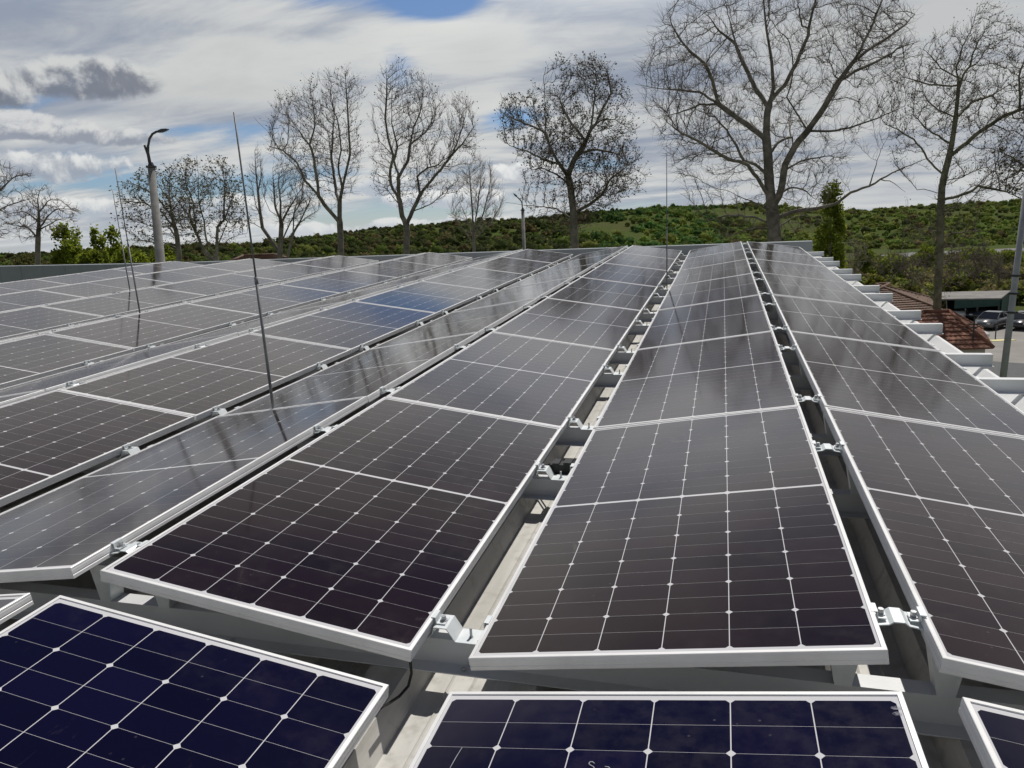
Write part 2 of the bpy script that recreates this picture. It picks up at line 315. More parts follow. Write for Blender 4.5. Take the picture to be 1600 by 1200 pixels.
# ------------------------------------------------------------------ object helpers
def link(name, me, m=None, parent=None):
    if m is not None:
        for mm in (m if isinstance(m, (list, tuple)) else [m]): me.materials.append(mm)
    o = bpy.data.objects.new(name, me); C.objects.link(o)
    if parent is not None: o.parent = parent
    return o
def empty(name, loc=(0, 0, 0)):
    o = bpy.data.objects.new(name, None); C.objects.link(o); o.location = loc; o.empty_display_size = 0.2
    return o
def tag(o, label=None, cat=None, group=None, kind=None):
    if label: o['label'] = label
    if cat: o['category'] = cat
    if group: o['group'] = group
    if kind: o['kind'] = kind
    return o
def copy_tree(src, parent=None):
    c = src.copy(); C.objects.link(c)
    if parent is not None: c.parent = parent
    for ch in list(src.children): copy_tree(ch, c)
    return c
class MB:
    def __init__(s): s.v = []; s.f = []; s.mi = []
    def add(s, vs, fs, mi=0):
        o = len(s.v); s.v += [tuple(map(float, p)) for p in vs]
        s.f += [tuple(i + o for i in f) for f in fs]; s.mi += [mi] * len(fs)
    def box(s, x0, x1, y0, y1, z0, z1, mi=0):
        s.add([(x0, y0, z0), (x1, y0, z0), (x1, y1, z0), (x0, y1, z0), (x0, y0, z1), (x1, y0, z1), (x1, y1, z1), (x0, y1, z1)],
              [(0, 3, 2, 1), (4, 5, 6, 7), (0, 1, 5, 4), (1, 2, 6, 5), (2, 3, 7, 6), (3, 0, 4, 7)], mi)
    def prism(s, poly, axis, a, b, mi=0):
        """poly in the two other axes, extruded along axis (0,1,2) from a to b"""
        n = len(poly)
        def P(p, q):
            return {0: (q, p[0], p[1]), 1: (p[0], q, p[1]), 2: (p[0], p[1], q)}[axis]
        s.add([P(p, a) for p in poly] + [P(p, b) for p in poly],
              [tuple(range(n)), tuple(range(2 * n - 1, n - 1, -1))] + [(i + n, (i + 1) % n + n, (i + 1) % n, i) for i in range(n)], mi)
    def strip(s, pts, th, axis, a, b, mi=0):
        """folded sheet: 2-D polyline pts thickened downwards, extruded along axis"""
        up = pts; dn = []
        for i, p in enumerate(pts):
            q0 = pts[max(i - 1, 0)]; q1 = pts[min(i + 1, len(pts) - 1)]
            tx, ty = q1[0] - q0[0], q1[1] - q0[1]; L = math.hypot(tx, ty) or 1
            dn.append((p[0] + ty / L * th, p[1] - tx / L * th))
        for i in range(len(pts) - 1):
            s.prism([up[i], up[i + 1], dn[i + 1], dn[i]], axis, a, b, mi)
    def tube(s, pts, rad, sides=8, mi=0, caps=True):
        pts = [np.array(p, float) for p in pts]; n = len(pts)
        rad = [rad] * n if np.isscalar(rad) else rad
        ref = None; rings = []
        for i in range(n):
            t = pts[min(i + 1, n - 1)] - pts[max(i - 1, 0)]; t /= np.linalg.norm(t) + 1e-12
            if ref is None: ref = np.array([1, 0, 0]) if abs(t[0]) < 0.8 else np.array([0, 1, 0])
            a = ref - t * np.dot(ref, t); a /= np.linalg.norm(a); b = np.cross(t, a); ref = a
            rings.append([pts[i] + rad[i] * (a * math.cos(k * 2 * math.pi / sides) + b * math.sin(k * 2 * math.pi / sides)) for k in range(sides)])
        vs = [p for r in rings for p in r]; fs = []
        for i in range(n - 1):
            for k in range(sides):
                k2 = (k + 1) % sides
                fs.append((i * sides + k, i * sides + k2, (i + 1) * sides + k2, (i + 1) * sides + k))
        if caps:
            fs.append(tuple(range(sides - 1, -1, -1))); fs.append(tuple((n - 1) * sides + k for k in range(sides)))
        s.add(vs, fs, mi)
    def mesh(s, name, smooth=False):
        me = bpy.data.meshes.new(name); me.from_pydata(s.v, [], s.f)
        me.polygons.foreach_set('material_index', s.mi)
        if smooth: me.polygons.foreach_set('use_smooth', [True] * len(s.f))
        bm = bmesh.new(); bm.from_mesh(me); bmesh.ops.recalc_face_normals(bm, faces=bm.faces); bm.to_mesh(me); bm.free()
        me.update(); return me
    def build(s, name, m, parent=None, smooth=False):
        return link(name, s.mesh(name, smooth), m, parent)
def np_mesh(name, v, f, cols=None, smooth=False):
    """fast mesh from numpy arrays, f is (n,4) or (n,3)"""
    me = bpy.data.meshes.new(name); k = f.shape[1]
    me.vertices.add(len(v)); me.vertices.foreach_set('co', np.ascontiguousarray(v, np.float32).ravel())
    me.loops.add(f.size); me.loops.foreach_set('vertex_index', np.ascontiguousarray(f, np.int32).ravel())
    me.polygons.add(len(f)); me.polygons.foreach_set('loop_start', np.arange(0, f.size, k, dtype=np.int32))
    if smooth: me.polygons.foreach_set('use_smooth', np.ones(len(f), bool))
    me.update(calc_edges=True)
    if cols is not None:
        a = me.attributes.new('Col', 'FLOAT_COLOR', 'FACE')
        a.data.foreach_set('color', np.ascontiguousarray(np.c_[cols, np.ones(len(cols))], np.float32).ravel())
    return me
ORD = ['first', 'second', 'third', 'fourth', 'fifth', 'sixth', 'seventh', 'eighth', 'ninth', 'tenth', 'eleventh', 'twelfth', 'thirteenth', 'fourteenth']

# ------------------------------------------------------------------ roof frame: the roof plane rises 3 degrees away from the camera
AL = R(3.0)
HZ = 7.92974                                   # world height of the array origin
ROOF = Matrix.Translation((0, 0, HZ)) @ Matrix.Rotation(AL, 4, 'X')
def rw(x, y, z): return ROOF @ Vector((x, y, z))
PW, PL, PITCH, TILT = 1.002, 2.008, 2.0215, R(8.3808)
GV, GR = 0.16108, 0.10907
WC, WS = PW * math.cos(TILT), PW * math.sin(TILT)
PER = 2 * WC + GV + GR
def row_x(c):
    """x of the low edge and of the high edge of panel row c (1 = rightmost)"""
    base = GV / 2 - PER * ((c + 1) // 2 - 1)
    return (base, base + WC) if c % 2 == 0 else (base + 2 * WC + GR, base + WC + GR)
Z_PAN, Z_CREST, Z_BT = -0.215, -0.142, -0.06
Y0, Y1, X0, X1 = -3.2, 14.62, -14.3, 2.47

# ------------------------------------------------------------------ the building
bld = empty('flat_roof_building', (0, 0, 0))
tag(bld, 'flat-roofed hall whose white ribbed roof carries the rows of solar panels', 'building')
prof = []
p = 0.3833
n0 = math.floor((X0 + 0.12) / p)
x = -0.12 + n0 * p
while x < X1 - 0.05:
    for px_, pz_ in ((0, Z_PAN), (0.068, Z_PAN), (0.073, Z_PAN + 0.004), (0.078, Z_PAN), (0.135, Z_PAN), (0.140, Z_PAN + 0.004), (0.145, Z_PAN),
                     (0.205, Z_PAN), (0.237, Z_CREST), (0.351, Z_CREST)):
        if x + px_ < X1 - 0.06: prof.append((x + px_, pz_))
    x += p
prof = [q for q in prof if q[0] > X0]
prof += [(X1 - 0.055, prof[-1][1] if prof[-1][1] < Z_CREST - 0.01 else Z_PAN)]
mb = MB(); mb.strip(prof, 0.0015, 1, Y0, Y1)
o = mb.build('roof_sheet', MT['roof'], bld); o.matrix_basis = ROOF
mb = MB(); mb.strip([(X1 - 0.30, Z_PAN + 0.006), (X1 - 0.054, Z_PAN + 0.006), (X1 + 0.012, -0.150), (X1 + 0.035, -0.150), (X1 + 0.035, -0.42)], 0.004, 1, Y0, Y1)
o = mb.build('verge_flashing', MT['edge'], bld); o.matrix_basis = ROOF
mb = MB()
top = [(2.46, 0.07), (-13.0, 0.067), (-18.45, 0.135), (-21.0, 0.165)]
poly = top + [(-21.0, -0.9), (2.46, -0.9)]
mb.prism(poly, 1, 14.63, 14.86)
for k in range(1, 31):                           # standing seams of the cladding sheets
    xs = 2.46 - k * 0.75
    zt = np.interp(-xs, [-2.46, 13.0, 18.45, 21.0], [0.07, 0.067, 0.135, 0.165])
    mb.box(xs - 0.006, xs + 0.006, 14.624, 14.629, -0.6, zt - 0.012)
o = mb.build('parapet', MT['parapet'], bld); o.matrix_basis = ROOF
mb = MB()
lo = lambda y: HZ + y * math.sin(AL) - 0.36
ya, yb = Y0 + 0.3, 14.8
for (xa, xb) in ((X0 + 0.2, X1 - 0.25),):
    mb.add([(xa, ya, 0), (xb, ya, 0), (xb, yb, 0), (xa, yb, 0), (xa, ya, lo(ya)), (xb, ya, lo(ya)), (xb, yb, lo(yb)), (xa, yb, lo(yb))],
           [(0, 3, 2, 1), (4, 5, 6, 7), (0, 1, 5, 4), (1, 2, 6, 5), (2, 3, 7, 6), (3, 0, 4, 7)])
mb.box(-20.9, 2.2, 14.85, 24.0, 0, 7.6)
mb.build('wall', MT['wallp'], bld)

# ------------------------------------------------------------------ beams across the roof
BEAM_Y = sorted([k * PITCH + d for k in range(7) for d in (0.165, 1.44)])
def beam_mesh():
    mb = MB()
    zt, zb = Z_BT, Z_CREST + 0.001
    x0, x1 = X0 + 0.25, 2.55
    mb.box(x0, x1, 0, 0.0035, zb, zt)                       # web, faces the camera
    mb.box(x0, x1, 0.0035, 0.055, zt - 0.0035, zt)           # top flange
    mb.box(x0, x1, -0.045, 0, zb, zb + 0.0035)               # bottom flange
    mb.box(x0, x1, 0.0515, 0.055, zt - 0.017, zt - 0.0035)   # lip
    return mb.mesh('roof_beam')
bme = beam_mesh(); bme.materials.append(MT['beam'])
boltm = MB()
for k in range(22):
    xx = 2.31 - k * 0.766
    boltm.tube([(xx, -0.024, Z_CREST + 0.0045), (xx, -0.024, Z_CREST + 0.012)], 0.008, 6)
boltme = boltm.mesh('beam_screws'); boltme.materials.append(MT['zinc'])
for i, y in enumerate(BEAM_Y):
    o = link('roof_beam', bme); o.matrix_basis = ROOF @ Matrix.Translation((0, y, 0))
    tag(o, 'pale steel Z-section beam across the roof, %s from the near end' % ORD[i], 'beam', 'steel beams laid across the roof under the panels')
    s = link('screw_row', boltme, None, o)

# ------------------------------------------------------------------ solar panels
def frame_mesh():
    prof = [(0.0, -0.035), (0.0, -0.0245), (0.0009, -0.0235), (0.0009, -0.0205), (0.0, -0.0195), (0.0, -0.0075), (0.0008, -0.0065), (0.0, -0.0055),
            (0.0, 0.0), (0.0012, 0.0012), (0.0105, 0.0012), (0.0105, -0.003), (0.0022, -0.003), (0.0022, -0.033), (0.028, -0.033), (0.028, -0.035)]
    hw = PW / 2
    corners = [(-hw, 0, 1, 1), (hw, 0, -1, 1), (hw, PL, -1, -1), (-hw, PL, 1, -1)]
    vs = []; fs = []; n = len(prof)
    for (cx, cy, sx, sy) in corners:
        for (d, z) in prof: vs.append((cx + sx * d, cy + sy * d, z))
    for k in range(4):
        k2 = (k + 1) % 4
        for j in range(n):
            j2 = (j + 1) % n
            fs.append((k * n + j, k2 * n + j, k2 * n + j2, k * n + j2))
    mb = MB(); mb.add(vs, fs); return mb.mesh('panel_frame')
def laminate_mesh(seed):
    rg = np.random.default_rng(seed)
    hw = PW / 2 - 0.0035; z = -0.0022
    vs = []; fs = []; mi = []; tone = []
    def face(poly, zz, m, t):
        o = len(vs); vs.extend((x, y, zz) for x, y in poly); fs.append(tuple(range(o, o + len(poly)))); mi.append(m); tone.append(t)
    face([(-hw, 0.0035), (hw, 0.0035), (hw, PL - 0.0035), (-hw, PL - 0.0035)], z, 1, 0.5)
    face([(-hw, PL - 0.0035), (hw, PL - 0.0035), (hw, 0.0035), (-hw, 0.0035)], z - 0.004, 1, 0.5)
    pxx, pyy, mid = 0.1615, 0.0809, 0.014
    hx, hy, cut = 0.1591 / 2, 0.0801 / 2, 0.0085
    y_first = PL / 2 - mid / 2 - 12 * pyy
    for col in range(6):
        cx = (col - 2.5) * pxx
        for r_ in range(24):
            cy = y_first + pyy * (r_ + 0.5) + (mid if r_ >= 12 else 0)
            lo_cut = (r_ % 2 == 0)                # chamfered corners face every second joint
            x0, x1, y0, y1 = cx - hx, cx + hx, cy - hy, cy + hy
            if lo_cut: poly = [(x0 + cut, y0), (x1 - cut, y0), (x1, y0 + cut), (x1, y1), (x0, y1), (x0, y0 + cut)]
            else: poly = [(x0, y0), (x1, y0), (x1, y1 - cut), (x1 - cut, y1), (x0 + cut, y1), (x0, y1 - cut)]
            face(poly, z + 0.00012, 0, float(rg.uniform(0.2, 0.8)))
    me = bpy.data.meshes.new('cell_laminate'); me.from_pydata(vs, [], fs); me.polygons.foreach_set('material_index', mi)
    a = me.attributes.new('tone', 'FLOAT', 'FACE'); a.data.foreach_set('value', tone)
    me.materials.append(MT['cell']); me.materials.append(MT['back']); me.update(); return me
FME = frame_mesh(); FME.materials.append(MT['alu'])
LME = [laminate_mesh(s) for s in (1, 2, 3)]
def row_name(c): return 'rightmost row' if c == 1 else '%s row from the right' % ORD[c - 1]
PANEL_GROUP = 'solar panels in long tilted rows on the roof'
def panel(c, k):
    lo_x, hi_x = row_x(c)
    xc = (lo_x + hi_x) / 2; s = 1 if hi_x > lo_x else -1
    y = k * PITCH + 0.006 if k >= 0 else -0.135 - PL
    rg = random.Random(c * 31 + k * 7)
    jit = rg.uniform(-0.0022, 0.0022)
    Mx = ROOF @ Matrix.Translation((xc, y + rg.uniform(-0.002, 0.002), WS / 2 + jit)) @ Matrix.Rotation(-s * (TILT + rg.uniform(-0.0035, 0.0035)), 4, 'Y') \
        @ Matrix.Rotation(rg.uniform(-0.0012, 0.0012), 4, 'X')
    root = empty('solar_panel'); root.matrix_basis = Mx
    fr = link('frame', FME, None, root)
    la = link('cell_laminate', LME[rg.randrange(3)], None, root)
    if k < 0: col = (0.0035, 0.0025, 0.016)
    else: col = (0.0175, 0.0095, 0.0112)
    if c == 5 and k in (3, 4): col = (0.007, 0.010, 0.022)  # bluer base paints in the blue sky these two panels mirror
    j = rg.uniform(0.8, 1.2)
    la.color = (col[0] * j, col[1] * j, col[2] * j, 1)
    if k < 0:
        lab = {1: 'corner of a solar panel in the right foreground, cut by the picture edge',
               2: 'blue-black solar panel in the foreground centre, scratched, with pale scrawl',
               3: 'large blue-black solar panel filling the lower left foreground',
               4: 'white frame corner of a solar panel at the left edge of the foreground'}[c]
        tag(root, lab, 'solar panel', 'solar panels of the nearest block in the foreground')
    else:
        what = 'dark blue' if col[2] > 0.02 else 'dark'
        tag(root, '%s solar panel, %s from the near end of the %s' % (what, ORD[k], row_name(c)), 'solar panel', PANEL_GROUP)
    return root, la
PAN = {}
for c in range(1, 15):
    for k in range(7):
        PAN[c, k] = panel(c, k)
for c in range(1, 5): PAN[c, -1] = panel(c, -1)

# pale scrawl and finger marks on the foreground panel
root2 = PAN[2, -1][0]
Minv = root2.matrix_basis.inverted()
def ray(px, py):
    d = RIGHT * (px - 800) / F + DOWN * (py - 600) / F + FWD
    return d / np.linalg.norm(d)
def on_panel(px, py, lift=0.0006):
    o = Minv @ Vector(CW); d = Minv.to_3x3() @ Vector(ray(px, py))
    s = (-0.0014 + lift - o.z) / d.z
    q = o + d * s
    return (q.x, q.y, q.z)
mb = MB()
for st in ([(929, 1193), (926, 1190.5), (922, 1190.5), (920, 1193), (922, 1195.5), (927, 1198), (929, 1201), (927, 1204), (921, 1204)],
           [(945, 1198), (951, 1198.5), (953, 1201), (952, 1206)], [(952, 1202), (946, 1202.5), (945, 1206), (951, 1206)]):
    mb.tube([on_panel(*q) for q in st], 0.0012, 5)
mb.build('chalk_scrawl', MT['chalk'], root2, True)
mb = MB(); mb.tube([on_panel(722, 1168), on_panel(712, 1184), on_panel(703, 1200)], 0.0009, 4)
mb.build('scratch', MT['chalk'], root2)
def smudge(pxs, mbx):
    for (px, py, a, b_) in pxs:
        q = on_panel(px, py); n = 12
        mbx.add([(q[0] + a * math.cos(i * 2 * math.pi / n), q[1] + b_ * math.sin(i * 2 * math.pi / n), q[2]) for i in range(n)], [tuple(range(n))])
m, t, b = mat('finger_mark', (0.3, 0.3, 0.36), 0.7)
mxs = N(t, 'ShaderNodeMixShader'); trn = N(t, 'ShaderNodeBsdfTransparent')
put(t, mxs.inputs[0], SMOOTH(t, NOISE(t, objco(t), 120, 3, 0.6), 0.35, 0.75, 0.05, 0.75))
t.links.new(trn.outputs[0], mxs.inputs[1]); t.links.new(b.outputs[0], mxs.inputs[2]); t.links.new(mxs.outputs[0], t.nodes['Material Output'].inputs[0])
mb = MB(); smudge([(1400, 1106, 0.010, 0.006), (1402, 1115, 0.009, 0.006)], mb)
mb.build('finger_mark', m, root2)

# ------------------------------------------------------------------ clamps and brackets
def bolt(mb, x, y, z, r_=0.0065, h=0.012, washer=True):
    if washer: mb.tube([(x, y, z), (x, y, z + 0.002)], r_ * 1.6, 10)
    mb.tube([(x, y, z + 0.002), (x, y, z + h)], r_, 6)
def ridge_clamp():
    root = empty('ridge_clamp')
    mb = MB(); mb.strip([(-0.053, WS - 0.024), (-0.022, WS - 0.019), (-0.012, WS - 0.011), (0.012, WS - 0.011), (0.022, WS - 0.019), (0.053, WS - 0.024)], 0.003, 1, -0.034, 0.034)
    mb.build('bridge_plate', MT['galv'], root)
    for s in (-1, 1):
        mb = MB()
        pts = [(s * 0.0605, WS + 0.0048), (s * 0.046, WS + 0.0048), (s * 0.044, WS - 0.012), (s * 0.026, WS - 0.012)]
        if s > 0: pts = pts[::-1]
        mb.strip(pts, 0.003, 1, -0.02, 0.02)
        cl = mb.build('hook', MT['galv'], root)
        mb = MB(); bolt(mb, s * 0.036, 0, WS - 0.0115, 0.0072, 0.014); mb.build('bolt', MT['zinc'], cl)
        mb = MB()                                                    # tapering leg under the high edge
        xc = s * 0.115
        mb.prism([(xc - 0.043, WS - 0.075), (xc + 0.043, WS - 0.075), (xc + 0.02, Z_BT + 0.001), (xc - 0.02, Z_BT + 0.001)], 1, -0.0275, -0.0245)
        mb.prism([(xc - 0.043, WS - 0.075), (xc - 0.040, WS - 0.075), (xc - 0.017, Z_BT + 0.001), (xc - 0.02, Z_BT + 0.001)], 1, -0.0245, 0.03)
        mb.prism([(xc + 0.040, WS - 0.075), (xc + 0.043, WS - 0.075), (xc + 0.02, Z_BT + 0.001), (xc + 0.017, Z_BT + 0.001)], 1, -0.0245, 0.03)
        mb.strip([(xc - 0.05, WS - 0.072 - s * -0.0), (xc + 0.05, WS - 0.072)], 0.003, 1, -0.03, 0.03)
        mb.build('leg', MT['galv'], root)
    return root
def valley_bracket():
    root = empty('valley_bracket')
    zt = Z_BT + 0.0045
    mb = MB(); mb.strip([(-0.118, zt), (-0.100, zt), (-0.082, -0.038), (-0.076, -0.016), (-0.036, -0.016), (-0.012, zt), (0.112, zt)], 0.003, 1, -0.036, 0.036)
    mb.build('step_plate', MT['galv'], root)
    mb = MB(); mb.strip([(-0.087, 0.0062), (-0.073, 0.0062), (-0.071, -0.012), (-0.045, -0.012)], 0.003, 1, -0.02, 0.02)
    hk = mb.build('hook', MT['galv'], root)
    mb = MB(); bolt(mb, -0.056, 0, -0.0115, 0.0072, 0.014); mb.build('bolt', MT['zinc'], hk)
    mb = MB(); bolt(mb, 0.026, -0.004, zt, 0.0042, 0.03); mb.build('screw', MT['zinc'], root)
    mb = MB(); mb.strip([(0.050, zt + 0.003), (0.070, zt + 0.003), (0.0722, 0.0062), (0.087, 0.0062)], 0.003, 1, -0.02, 0.02)
    h2 = mb.build('hook', MT['galv'], root)
    return root
def edge_clamp():
    root = empty('edge_clamp'); zt = Z_BT + 0.0045
    mb = MB(); mb.strip([(-0.05, zt), (0.085, zt)], 0.003, 1, -0.034, 0.034); mb.build('base_plate', MT['galv'], root)
    mb = MB(); mb.strip([(-0.008, 0.0058), (0.005, 0.0058), (0.006, -0.035), (0.022, zt + 0.003), (0.06, zt + 0.003)], 0.003, 1, -0.02, 0.02); hk = mb.build('hook', MT['galv'], root)
    mb = MB(); bolt(mb, 0.044, 0, zt + 0.0035, 0.0065, 0.02); mb.build('bolt', MT['zinc'], hk)
    return root
RC, VB, EC = ridge_clamp(), valley_bracket(), edge_clamp()
first = {id(RC): True, id(VB): True, id(EC): True}
def place(proto, x, y, label, cat, group):
    if first[id(proto)]:
        o = proto; first[id(proto)] = False
    else: o = copy_tree(proto)
    o.matrix_basis = ROOF @ Matrix.Translation((x, y + 0.022, 0)); tag(o, label, cat, group); return o
for r_ in range(5):
    xr = PER * -r_ + GV / 2 + WC + GR / 2
    nm = 'rightmost ridge gap' if r_ == 0 else '%s ridge gap from the right' % ORD[r_]
    for i, y in enumerate(BEAM_Y):
        place(RC, xr, y, 'galvanised bridge clamp, %s from the near end of the %s' % (ORD[i], nm), 'clamp', 'bridge clamps along the panel ridges')
for r_ in range(4):
    nm = 'valley right of centre' if r_ == 0 else '%s valley gap from the right' % ORD[r_]
    nm = 'rightmost valley gap' if r_ == 0 else nm
    for i, y in enumerate(BEAM_Y):
        place(VB, -PER * r_, y, 'galvanised step bracket, %s from the near end of the %s' % (ORD[i], nm), 'bracket', 'step brackets along the panel valleys')
for i, y in enumerate(BEAM_Y):
    place(EC, row_x(1)[0], y, 'small clamp on the outer right panel edge, %s from the near end' % ORD[i], 'clamp', 'edge clamps along the right roof edge')

# black power optimiser box in the valley gap and a loose cable
def pw(px, py, D):
    """world point on the vertical plane at horizontal distance D in front of the camera"""
    d = RIGHT * (px - 800) / F + DOWN * (py - 600) / F + FWD
    fh = FWD[:2] / np.linalg.norm(FWD[:2])
    return CW + d * (D / np.dot(d[:2], fh))
def rp(px, py, z):
    """point on the plane at roof-frame height z under pixel px, py"""
    inv = ROOF.inverted(); o = inv @ Vector(CW); d = inv.to_3x3() @ Vector(ray(px, py))
    q = o + d * ((z - o.z) / d.z); return q
bx = empty('optimiser_box'); bx.matrix_basis = ROOF @ Matrix.Translation((0.018, BEAM_Y[1] + 0.105, 0))
tag(bx, 'small black electronics box sitting on a bracket in the right valley gap', 'box')
mb = MB(); mb.box(-0.055, 0.052, -0.028, 0.028, Z_BT - 0.02, -0.018); mb.build('case', MT['black'], bx)
mb = MB(); mb.box(-0.042, -0.012, -0.034, 0.030, -0.0175, -0.009); mb.box(0.008, 0.044, -0.030, 0.03, -0.0175, -0.006); mb.build('lid', MT['black'], bx)
mb = MB()
for xx in (-0.048, -0.03): mb.tube([(xx, 0.02, -0.03), (xx - 0.03, 0.06, -0.05), (xx - 0.08, 0.12, -0.09)], 0.004, 6)
mb.build('cable', MT['black'], bx)
qa = [rp(641, 1032, -0.05), rp(643, 1052, -0.09), rp(638, 1072, -0.12), rp(624, 1088, -0.13), rp(606, 1100, -0.11), rp(590, 1108, -0.08)]
cpts = []
for i in range(len(qa) - 1):
    for s in np.linspace(0, 1, 5)[:-1]: cpts.append(qa[i].lerp(qa[i + 1], s))
mb = MB(); mb.tube([tuple(q) for q in cpts], 0.0042, 8)
o = mb.build('power_cable', MT['black'], None, True); o.matrix_basis = ROOF
tag(o, 'thin black cable hanging in the gap between two foreground panels', 'cable')

# ------------------------------------------------------------------ lightning rods, square to the roof
def rod(x, y, z, L, joint, label):
    e = empty('lightning_rod'); e.matrix_basis = ROOF @ Matrix.Translation((x, y, 0))
    mb = MB(); mb.tube([(0, 0, Z_PAN), (0, 0, z + joint)], 0.0085, 8); mb.build('rod_base', MT['rod'], e, True)
    mb = MB(); mb.tube([(0, 0, z + joint), (0, 0, z + L)], [0.0055, 0.0045], 8); mb.build('rod_tip', MT['rod'], e, True)
    mb = MB(); mb.tube([(0, 0, z + joint - 0.02), (0, 0, z + joint + 0.02)], 0.0105, 8); mb.build('joint_collar', MT['rod'], e, True)
    tag(e, label, 'lightning rod', 'thin lightning rods standing between the panels')
rod(-1.788, PITCH - 0.0015, 0.057, 1.63, 0.743, 'tallest grey lightning rod, rising from a panel seam left of centre')
rod(-0.001, 8.62, -0.05, 1.70, 0.75, 'thin lightning rod in the valley gap right of centre')
rod(-5.63, 5.338, 0.155, 1.57, 0.75, 'thin lightning rod at left, the nearer of two beside the lamp post')
rod(-7.885, 7.69, 0.155, 1.45, 0.7, 'thin lightning rod at far left, the farther and shorter of two')

# ------------------------------------------------------------------ lamp posts and pole
def street_lamp(D, base_px, top_px, r0, r1, arm, arm_r, extra, label):
    bp_ = pw(*base_px, D); tp = pw(*top_px, D)
    dirv = (tp - bp_) / (tp[2] - bp_[2]); g = bp_ - dirv * bp_[2]
    e = empty('street_lamp', tuple(g)); tag(e, label, 'street lamp')
    L = lambda q: tuple(np.array(q) - g)
    rb = r0 + (r0 - r1) * bp_[2] / (tp[2] - bp_[2])
    mb = MB(); mb.tube([L(g), L(tp)], [rb, r1], 14); mb.build('post', MT['conc'], e, True)
    mb = MB(); mb.tube([L(tp), L(tp + np.array([0, 0, 0.05]))], r1 * 1.45, 14); mb.tube([L(tp + np.array([0, 0, 0.06])), L(tp + np.array([0, 0, 0.16]))], [r1 * 0.9, r1 * 0.55], 12)
    mb.build('cap', MT['dkmetal'], e)
    P = [pw(*q, D) for q in arm]
    mb = MB(); mb.tube([L(q) for q in P[:-1]], arm_r, 8); ar = mb.build('arm', MT['dkmetal'], e, True)
    if extra:
        mb = MB(); mb.tube([L(pw(*q, D)) for q in extra], arm_r * 1.35, 8); mb.build('stub', MT['dkmetal'], e, True)
    a, b_ = P[-2], P[-1]; d = (b_ - a)
    mb = MB(); mb.tube([L(a - d * 0.1), L(a + d * 0.25), L(a + d * 0.7), L(b_)], [arm_r * 1.2, arm_r * 1.7, arm_r * 1.2, arm_r * 0.4], 10); mb.build('lamp_head', MT['dkmetal'], e, True)
street_lamp(24.0, (250.5, 405), (236.5, 262), 0.142, 0.108, [(234, 258), (231.5, 238), (231.5, 228), (233.5, 217), (238, 209.5), (244, 206), (249, 205), (264, 202)], 0.035,
            [(235, 259), (231.5, 241), (226.5, 227)], 'near concrete street lamp with dark curved arm beyond the left panels')
street_lamp(45.0, (819, 390), (816.8, 329), 0.105, 0.095, [(816.5, 328), (815.5, 317), (814, 313.5), (810, 309.5), (807, 306.5), (802, 302)], 0.035, None,
            'distant concrete street lamp with bent arm at the centre')
D = 22.0
a, b_ = pw(1566, 600, D), pw(1608, 262, D); dv = (b_ - a) / (b_[2] - a[2]); g = a - dv * a[2]
e = empty('utility_pole', tuple(g)); tag(e, 'grey steel utility pole with brackets at the right edge', 'pole')
mb = MB(); mb.tube([(0, 0, 0), tuple(dv * 11.5)], [0.105, 0.075], 14); mb.build('post', MT['greymetal'], e, True)
for py in (426, 454, 484):
    q = a + dv * ((py - 600) / (262 - 600) * (b_[2] - a[2])) - g
    mb = MB(); mb.tube([tuple(q - dv * 0.03), tuple(q + dv * 0.03)], 0.115, 14)
    w = RIGHT.copy(); w[2] = 0; w /= np.linalg.norm(w)
    mb.tube([tuple(q - w * 0.17), tuple(q + w * 0.2)], 0.018, 6); mb.build('bracket', MT['dkmetal'], e)
    if py == 484:
        mb = MB(); pts = [q + w * 0.15 + np.array([0.9, 0.5, 0]) * s * 9 + np.array([0, 0, -2.2 * s + 1.0 * s * s]) for s in np.linspace(0, 1, 10)]
        mb.tube([tuple(p_) for p_ in pts], 0.014, 5); mb.build('wire', MT['greymetal'], e, True)

# ------------------------------------------------------------------ ground and hill
bm_ = MB(); bm_.add([(-2500, -800, 0), (2500, -800, 0), (2500, 4000, 0), (-2500, 4000, 0)], [(0, 1, 2, 3)])
tag(bm_.build('ground', MT['grass']), kind='structure')
FH = FWD[:2] / np.linalg.norm(FWD[:2]); RH = np.array([FH[1], -FH[0]])
SKY_PX = [-400, 0, 200, 420, 480, 600, 800, 900, 1000, 1150, 1300, 1450, 1600, 2000]
SKY_H = [9, 11, 11, 12, 15, 19, 21, 24, 27, 26, 19, 22, 22, 24]
def hill_z(D, px):
    h = np.interp(px, SKY_PX, SKY_H)
    d0 = np.interp(px, [0, 900, 1150, 1350, 1700], [120, 120, 190, 285, 300]); d1 = 560.0
    t = np.clip((D - d0) / (d1 - d0), 0, 1); t = t * t * (3 - 2 * t)
    n = 0.9 * np.sin(px * 0.013 + D * 0.021) + 0.7 * np.sin(px * 0.031 - D * 0.043) + 0.5 * np.sin(D * 0.09 + px * 0.007)
    back = np.clip((D - 620) / 400, 0, 1)
    return t * (h + n * 1.2) * (1 - 0.9 * back) - 0.35 * (1 - t) ** 4
def at(D, px, z=0.0):
    u = (px - 800) / F * D * 1.0 / np.linalg.norm(FWD[:2])
    return np.stack([CW[0] + FH[0] * D + RH[0] * u, CW[1] + FH[1] * D + RH[1] * u, np.zeros_like(D) + z], -1)
Ds = np.r_[np.linspace(95, 640, 70), np.linspace(660, 1100, 14)]; Ps = np.linspace(-500, 2100, 110)
DD, PP = np.meshgrid(Ds, Ps, indexing='ij')
V = at(DD.ravel(), PP.ravel()); V[:, 2] = hill_z(DD.ravel(), PP.ravel())
I = np.arange(len(Ds) * len(Ps)).reshape(len(Ds), len(Ps))
Fq = np.stack([I[:-1, :-1], I[:-1, 1:], I[1:, 1:], I[1:, :-1]], -1).reshape(-1, 4)
